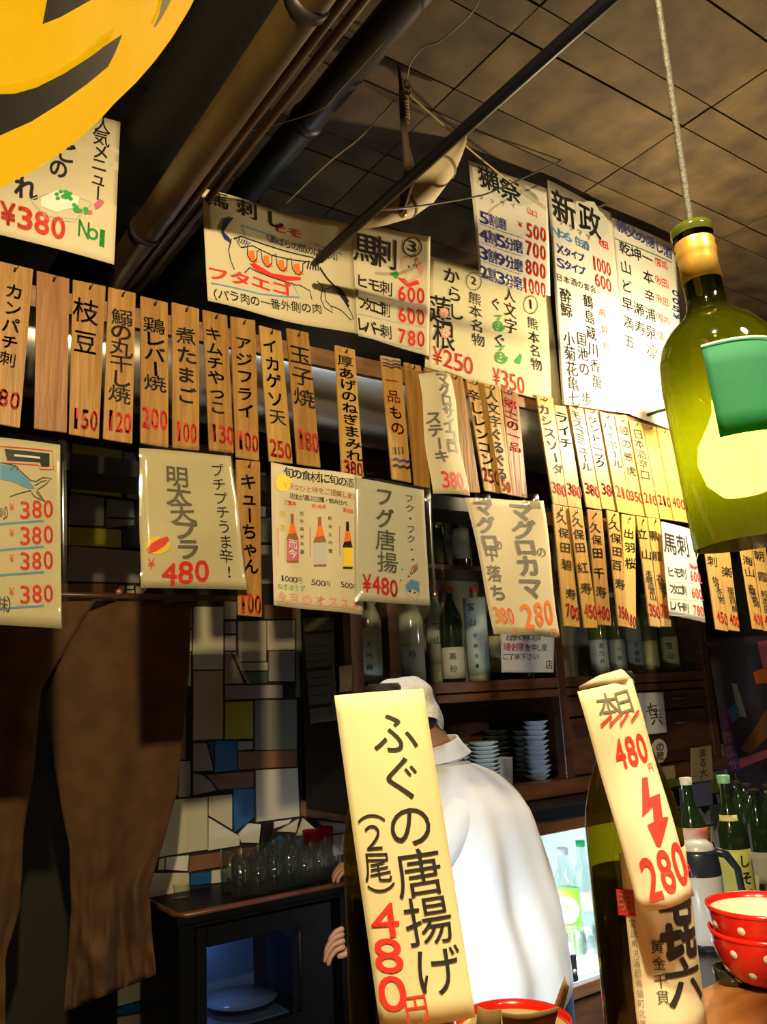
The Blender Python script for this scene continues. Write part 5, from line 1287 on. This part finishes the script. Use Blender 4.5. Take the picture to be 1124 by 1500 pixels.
for i, (q, dp) in enumerate((([(700,1474),(735,1481),(735,1560),(694,1560)], 1.10), ([(735,1484),(820,1479),(812,1512),(738,1512)], 1.10), ([(828,1428),(833,1448),(824,1486),(806,1490)], 1.20), ([(636,1494),(666,1486),(668,1560),(636,1560)], 1.16))):
    c = [PD(x, y, dp+(.02 if k in (2, 3) else 0)) for k, (x, y) in enumerate(q)]
    s = Surf(c, q, curl=lambda u, v: .004*math.sin(u*4)); tt = thing('folded_paper', ['folded brown printed paper at the left rim of the red bowl', 'wide folded brown printed paper in the red bowl', 'pointed brown paper corner standing up at the right rim of the red bowl', 'small brown and red paper corner beside the long price paper'][i], 'paper', (c[2]+c[3])/2); s.root = tt
    s.sheet('sheet', KB, tt, 4, 4, .0012)
    if i == 1: s.line([(745,1492),(770,1494),(795,1490),(815,1486)], 2, 't')
    if i == 2: s.poly([(828,1440),(831,1450),(822,1480),(812,1484)], 't')
    if i == 3: s.poly([(650,1494),(664,1490),(664,1520),(650,1520)], 'd')
    s.flush(tt)
# pitcher
pb = PZ(1037, 1385, .986); print('pitcher', pb)
t = thing('thermos_pitcher', 'white thermos pitcher with dark collar and handle beside the right bottle', 'pitcher', pb)
R = .048; WH = mat('pitcher_white', (.62,.66,.74), .3, coat=.3); DK = mat('pitcher_navy', (.02,.03,.06), .3, coat=.3)
MB().lathe([(0,.0), (R*.95,0), (R,.006), (R,.140), (R*.99,.146)], pb, 40).build('body', WH, t, True)
MB().lathe([(R*.99,.144), (R*1.0,.150), (R*.92,.188), (R*.85,.196), (0,.197)], pb, 40).build('collar', DK, t, True)
MB().lathe([(R*.8,.194), (R*.76,.206), (R*.5,.214), (0,.216)], pb, 32).build('lid', WH, t, True)
MB().lathe([(R*1.01,0), (R*1.03,.004), (R*1.01,.012)], pb, 40).build('base_ring', DK, t, True)
sd = rt.copy(); sd.z = 0; sd.normalize()
MB().tube([pb+sd*.040+Vector((0,0,.190)), pb+sd*.066+Vector((0,0,.180)), pb+sd*.086+Vector((0,0,.150)), pb+sd*.090+Vector((0,0,.09)), pb+sd*.080+Vector((0,0,.055)), pb+sd*.046+Vector((0,0,.045))], [.010,.009,.008,.008,.007,.008], 12).build('handle', DK, t, True)
sp = -sd; MB().tube([pb+sp*.030+Vector((0,0,.185)), pb+sp*.052+Vector((0,0,.200))], [.016,.011], 12).build('spout', WH, t, True)
# bottles behind the pitcher
def rb(x, y, dep, z=.986):
    q = PD(x, y, dep); return Vector((q.x, q.y, z))
LG = mat('bottle_label_green_yellow', (.52,.60,.14), .5, col2=(.62,.62,.25), scale=12); LR = mat('bottle_label_red_white', (.7,.62,.56), .5, col2=(.55,.12,.08), scale=10)
bottle('liquor_bottle', 'dark bottle with white cap and red-white neck label behind the pitcher', 'bottle', rb(1024,1300,2.15), .305, .040, DARKGL, WCAP, LR, neck=.32, z0=.42, z1=.60, sh=.56)
bottle('liquor_bottle', 'dark bottle with a green-white cap and yellow-green label beside the pitcher handle', 'bottle', rb(1081,1300,2.05), .318, .042, DARKGL, mat('mint_cap', (.25,.6,.4), .4), LG, neck=.30, writing=[('しそ焼', .72, .2, .8, .028)], z0=.05, z1=.46, sh=.54)
q = rb(1081,1300,2.05); a0 = math.atan2(CAM.y-q.y, CAM.x-q.x)
s = Surf(func=lambda u, v, off: q+Vector(((.0345-.006*(1-v)+off)*math.cos(a0-.8+1.6*u), (.0345-.006*(1-v)+off)*math.sin(a0-.8+1.6*u), .225-.035*v)), size=(.055, .035))
lt = [o for o in COL.objects if o.name.startswith('liquor_bottle') and o.parent is None][-1]
s.sheet('neck_label', mat('bottle_label_pale_yellow', (.72,.66,.3), .5), lt, 10, 2, .0004)
pk = [(1106,1240,2.3,.25,.032), (1115,1240,2.1,.26,.034), (1138,1240,2.25,.25,.034), (1092,1240,2.45,.24,.03)]
for i, (x_, y_, d_, h_, r_) in enumerate(pk):
    bottle('liquor_bottle', ['short dark bottle right of the green-white capped bottle', 'dark bottle cut by the right picture edge', 'dark bottle outside the right picture edge', 'short dark bottle in the shade behind the green-white capped bottle'][i], 'bottle', rb(x_, y_, d_+.12), h_, r_, DARKGL, MATBLACK, LAB3 if i == 1 else None, neck=.34, z0=.1, z1=.4)
s = poster('price_card', 'small cream card leaning before the dark bottles at the right edge', [(1092,1281),(1112,1284),(1112,1307),(1094,1302)], 1.0, CREAM, corners=[PD(x, y, 2.14) for x, y in ((1092,1281),(1112,1284),(1112,1307),(1094,1302))], cat='card'); s.flush(s.root)
q = PZ(1052, 1428, 1.15)
t = tumbler('ashtray', 'low dark glass ashtray between the right bottle and the bowls', (q.x-.01, q.y-.03, 1.151), .022, .018, mat('dark_glass', (.02,.03,.02), .08, coat=.6), cat='ashtray')

# salmon poster at far right
s = poster('wall_poster', 'dark glossy salmon poster with violet vertical lettering at the right edge', [(1036,935),(1150,930),(1192,1180),(1076,1198)], 3.02, mat('poster_dark_print', (.035,.03,.05), .2, col2=(.09,.08,.13), scale=3, coat=.5))
s.poly([(1058,1042),(1071,1036),(1084,1130),(1070,1130)], 'v'); s.poly([(1110,940),(1140,935),(1145,985),(1118,980)], 'm'); s.poly([(1104,985),(1126,975),(1130,1000),(1108,1002)], 'o')
s.poly([(1084,1098),(1110,1060),(1122,1040),(1140,1030),(1140,1060),(1124,1080),(1100,1104)], 't'); s.poly([(1082,1112),(1124,1098),(1124,1110),(1084,1126)], 'm', lay=1)
s.poly([(1072,1000),(1080,1002),(1094,1050),(1082,1050)], 's', lay=1); s.poly([(1066,1040),(1078,1030),(1086,1048),(1072,1060)], 'c', lay=1)
s.lay = 5; s.text('九州', (1063,1049), (1065,1060), 7, 8, 'r', 0); s.text('南国サーモン', (1067,1081), (1084,1180), 13, 15, 'p', .03); s.lay = 0; s.flush(s.root)

# ------------------------------------------------------------------ wine bottle lamp
A_ = PD(1013, 336, .68); Bc = PD(1064, 600, .70)
ax = (rt*.0085-Vector((0,0,.15))).normalized(); Lh = .262
Mx = Vector((0,0,-1)).rotation_difference(ax).to_matrix()
WG = thin_glass('wine_bottle_green_glass', (.13,.14,.030), .04, .05, .018, (.42,.42,.01))
t = thing('wine_bottle_lamp', 'hanging lamp made from a cut green wine bottle with gold neck foil', 'lamp', A_+Vector((0,0,-.27)))
def Lp(r, z): return (r, -z)   # z measured down the axis
prof = [(.0145,-.002), (.0155,.004), (.0145,.010), (.0150,.062), (.0162,.071), (.022,.079), (.0320,.087), (.0400,.098), (.0445,.112), (.0460,.133), (.0445,Lh), (.0422,Lh), (.0437,.133), (.042,.114), (.0375,.100), (.029,.089), (.019,.080), (.0137,.072), (.0125,.062), (.0122,-.002)]
MB().lathe([Lp(*q) for q in prof], A_, 56, close=True, mtx=Mx).build('glass_body', WG, t, True)
MB().lathe([Lp(*q) for q in [(.0152,.012), (.0160,.014), (.0154,.018), (.0162,.021), (.0156,.025), (.0150,.030), (.0156,.048), (.0150,.048)]], A_, 40, mtx=Mx).build('neck_foil', mat('gold_foil', (.70,.42,.09), .3, .6), t, True)
MB().lathe([Lp(*q) for q in [(.0125,-.002), (.0165,-.001), (.0168,.003), (.0160,.007)]], A_, 40, mtx=Mx).build('lip', mat('lip_green_glass', (.06,.07,.01), .1, coat=.5), t, True)
al = math.atan2(-(A_.y), -(A_.x))
inv = Mx.inverted(); tc_ = inv @ (CAM-Bc); a0 = math.atan2(tc_.y, tc_.x)
def wl(u, v, off):
    an = a0+math.radians(-12)+u*math.radians(115); z = .116+.072*v; r = .0008+off+(.0445+(z-.112)/.021*.0015 if z < .133 else .046-.0015*(z-.133)/.13)
    return A_+Mx @ Vector((r*math.cos(an), r*math.sin(an), -z))
s = Surf(func=wl, size=(.046*2.0, .072)); s.root = t
s.sheet('paper_label', paper_mat('label_dark_green', (.03,.24,.13), tl=.45), t, 20, 4, .0005)
s.line([(.0,.005),(1,.005)], .0012, 'w'); 
for (a_, b_) in (((.50,.62),(.50,.56)), ((.50,.56),(.545,.47)), ((.545,.47),(.59,.56)), ((.59,.56),(.59,.62)), ((.47,.63),(.80,.63)), ((.59,.56),(.80,.56)), ((.80,.56),(.80,.62)), ((.56,.50),(.77,.50)), ((.77,.50),(.80,.56))): s.line([(.42+(q_[0]-.47)*.6, q_[1]) for q_ in (a_, b_)], .0011, 'w')
for k in range(5): s.line([(.447+k*.033,.60),(.447+k*.033,.575)], .0014, 'w')
s.flush(t)
s2 = Surf(func=lambda u, v, off: wl(.86+.14*u, v, .0008+off), size=(.014, .072)); s2.sheet('label_edge', WHITEP, t, 4, 3, .0003)
bc_ = PD(1075, 690, .70)
al_ = (bc_-A_).dot(ax); bc_ = A_+ax*(al_)
mb = MB(); mb.lathe([(0,-.034), (.016,-.032), (.026,-.021), (.0300,-.004), (.027,.010), (.017,.026), (.012,.036), (.011,.046)], bc_, 28, mtx=Mx).build('bulb', glow('bulb_warm_glow', (1, .86, .55), 800), t, True)
mb = MB(); mb.lathe([(.0118,.044), (.0122,.085), (.006,.092), (0,.092)], bc_, 24, mtx=Mx).build('socket', MATBLACK, t, True)
light('bottle_lamp_light', 'POINT', bc_-ax*-.045, .9, (1, .78, .45), .02)
top = Vector((A_.x-.012, A_.y-.004, ZC-.008))
ct = PD(957, 0, .68)
MB().tube([top, Vector((A_.x, A_.y, A_.z+.30)), A_, A_+ax*.10], .0030, 12).build('cord', mat('grey_braided_cord', (.05,.045,.035), .6, bump=.3, scale=300), t, True)

# wall bulb lamp near the sake posters (behind the bottle lamp)
wl_ = PY(1016, 592, 1.60)
t = thing('wall_lamp', 'bare bulb on a short arm before the sake posters, behind the wine bottle', 'lamp', wl_-Vector((0,0,.04)))
MB().ball(wl_, .030, 14).build('bulb', glow('wall_bulb_glow', (1, .82, .52), 60), t, True)
MB().tube([wl_+Vector((0,.028,.006)), wl_+Vector((0,.06,.012))], .015, 16).build('socket', MATBLACK, t, True)
MB().tube([wl_+Vector((0,.06,.012)), wl_+Vector((0,.15,.02)), wl_+Vector((0,YT-.012-wl_.y,.02))], .006, 10).build('arm', IRON, t, True)
light('wall_bulb_light', 'POINT', wl_+Vector((0,-.05,0)), 85, (1, .80, .48), .03)

MB().tube([(.72,1.055,.925), (1.24,1.055,.925)], .011, 12).build('fluorescent_tube', glow('fluorescent_glow', (.8,.92,1), 9), None)  # glowing tube added as the shirt fill's source, hidden from the camera
tag(recentre(bpy.data.objects['fluorescent_tube.001']), 'fluorescent tube added as hidden fill under the rear edge of the lower work counter', 'lamp')
# ------------------------------------------------------------------ yellow lantern
LC = CAM+Vector((-.215, .5776, .7875))*.6; LR_ = .292
t = thing('paper_lantern', 'large yellow paper lantern with black brushed lettering at the upper left', 'lantern', LC-Vector((0,0,LR_)))
LY = bpy.data.materials.new('lantern_yellow_paper'); LY.use_nodes = True
nt = LY.node_tree; b = nt.nodes['Principled BSDF']; b.inputs['Base Color'].default_value = (.90,.62,.008,1); b.inputs['Roughness'].default_value = .6
tl = nt.nodes.new('ShaderNodeBsdfTranslucent'); tl.inputs[0].default_value = (.95,.68,.012,1); mx = nt.nodes.new('ShaderNodeMixShader'); mx.inputs[0].default_value = .6
nt.links.new(b.outputs[0], mx.inputs[1]); nt.links.new(tl.outputs[0], mx.inputs[2]); nt.links.new(mx.outputs[0], nt.nodes['Material Output'].inputs[0])
prof = []
for i in range(121):
    ph = math.radians(12)+(math.pi-math.radians(24))*i/120; rr = LR_*(1+.0022*math.cos(i*math.pi/4)); prof.append((rr*math.sin(ph), -rr*math.cos(ph)))
MB().lathe(prof, LC, 96).build('paper_shade', LY, t, True)
MB().lathe([(.032,-LR_*.985), (.052,-LR_*.96), (.046,-LR_*.96)], LC, 32, close=True).build('lower_ring', MATBLACK, t, True)
MB().lathe([(.032,LR_*.985), (.052,LR_*.96), (.046,LR_*.96)], LC, 32, close=True).build('upper_ring', MATBLACK, t, True)
MB().ball(LC, .03, 10).build('bulb', glow('lantern_bulb_glow', (1, .8, .5), 2), t, True)
MB().tube([LC+Vector((0,0,.03)), Vector((LC.x, LC.y, ZC-.008))], .004, 8).build('cord', MATBLACK, t, True)
light('lantern_light', 'POINT', LC-Vector((0,0,.045)), 2.0, (1, .85, .55), .04)
def decal(name, pxs, m):
    """brush stroke on the shade: fine triangles laid on the sphere"""
    pts = [Vector((x, y, 0)) for x, y in pxs]; tr = [tuple(pts[i] for i in f) for f in tessellate_polygon([pts])]
    for _ in range(7):
        new = []; ch = False
        for a, b, c in tr:
            L = [(a-b).length, (b-c).length, (c-a).length]; mL = max(L)
            if mL < 14: new.append((a, b, c)); continue
            ch = True; i = L.index(mL); p, q, r = ((a, b, c), (b, c, a), (c, a, b))[i]; md = (p+q)/2; new += [(p, md, r), (md, q, r)]
        tr = new
        if not ch: break
    vs = []; fs = []
    for tri in tr:
        ok = []
        for p in tri:
            d = ray(p.x, p.y).normalized(); oc = CAM-LC; R2 = LR_+.0016; bq = oc.dot(d); disc = bq*bq-(oc.dot(oc)-R2*R2)
            if disc < 0: break
            ok.append(CAM+d*(-bq-math.sqrt(disc)))
        if len(ok) == 3: fs.append((len(vs), len(vs)+1, len(vs)+2)); vs += ok
    mk(name, vs, fs, m, t)
k = 1/2.81
LB = mat('lantern_black_ink', (.02,.025,.02), .6)
decal('lettering', [(x*k, y*k) for x, y in [(-260,380),(0,388),(60,386),(150,360),(260,305),(370,235),(430,190),(505,140),(475,215),(445,275),(360,345),(250,425),(130,500),(0,558),(-260,600)]], LB)
decal('lettering', [(x*k, y*k) for x, y in [(215,-160),(205,-60),(190,20),(175,100),(250,70),(375,0),(430,-40),(480,-110),(420,-200)]], LB)
decal('lettering', [(x*k, y*k) for x, y in [(672,-20),(715,-20),(690,30),(665,75),(640,112),(632,110),(655,60)]], mat('lantern_grey_ink', (.25,.22,.03), .6))
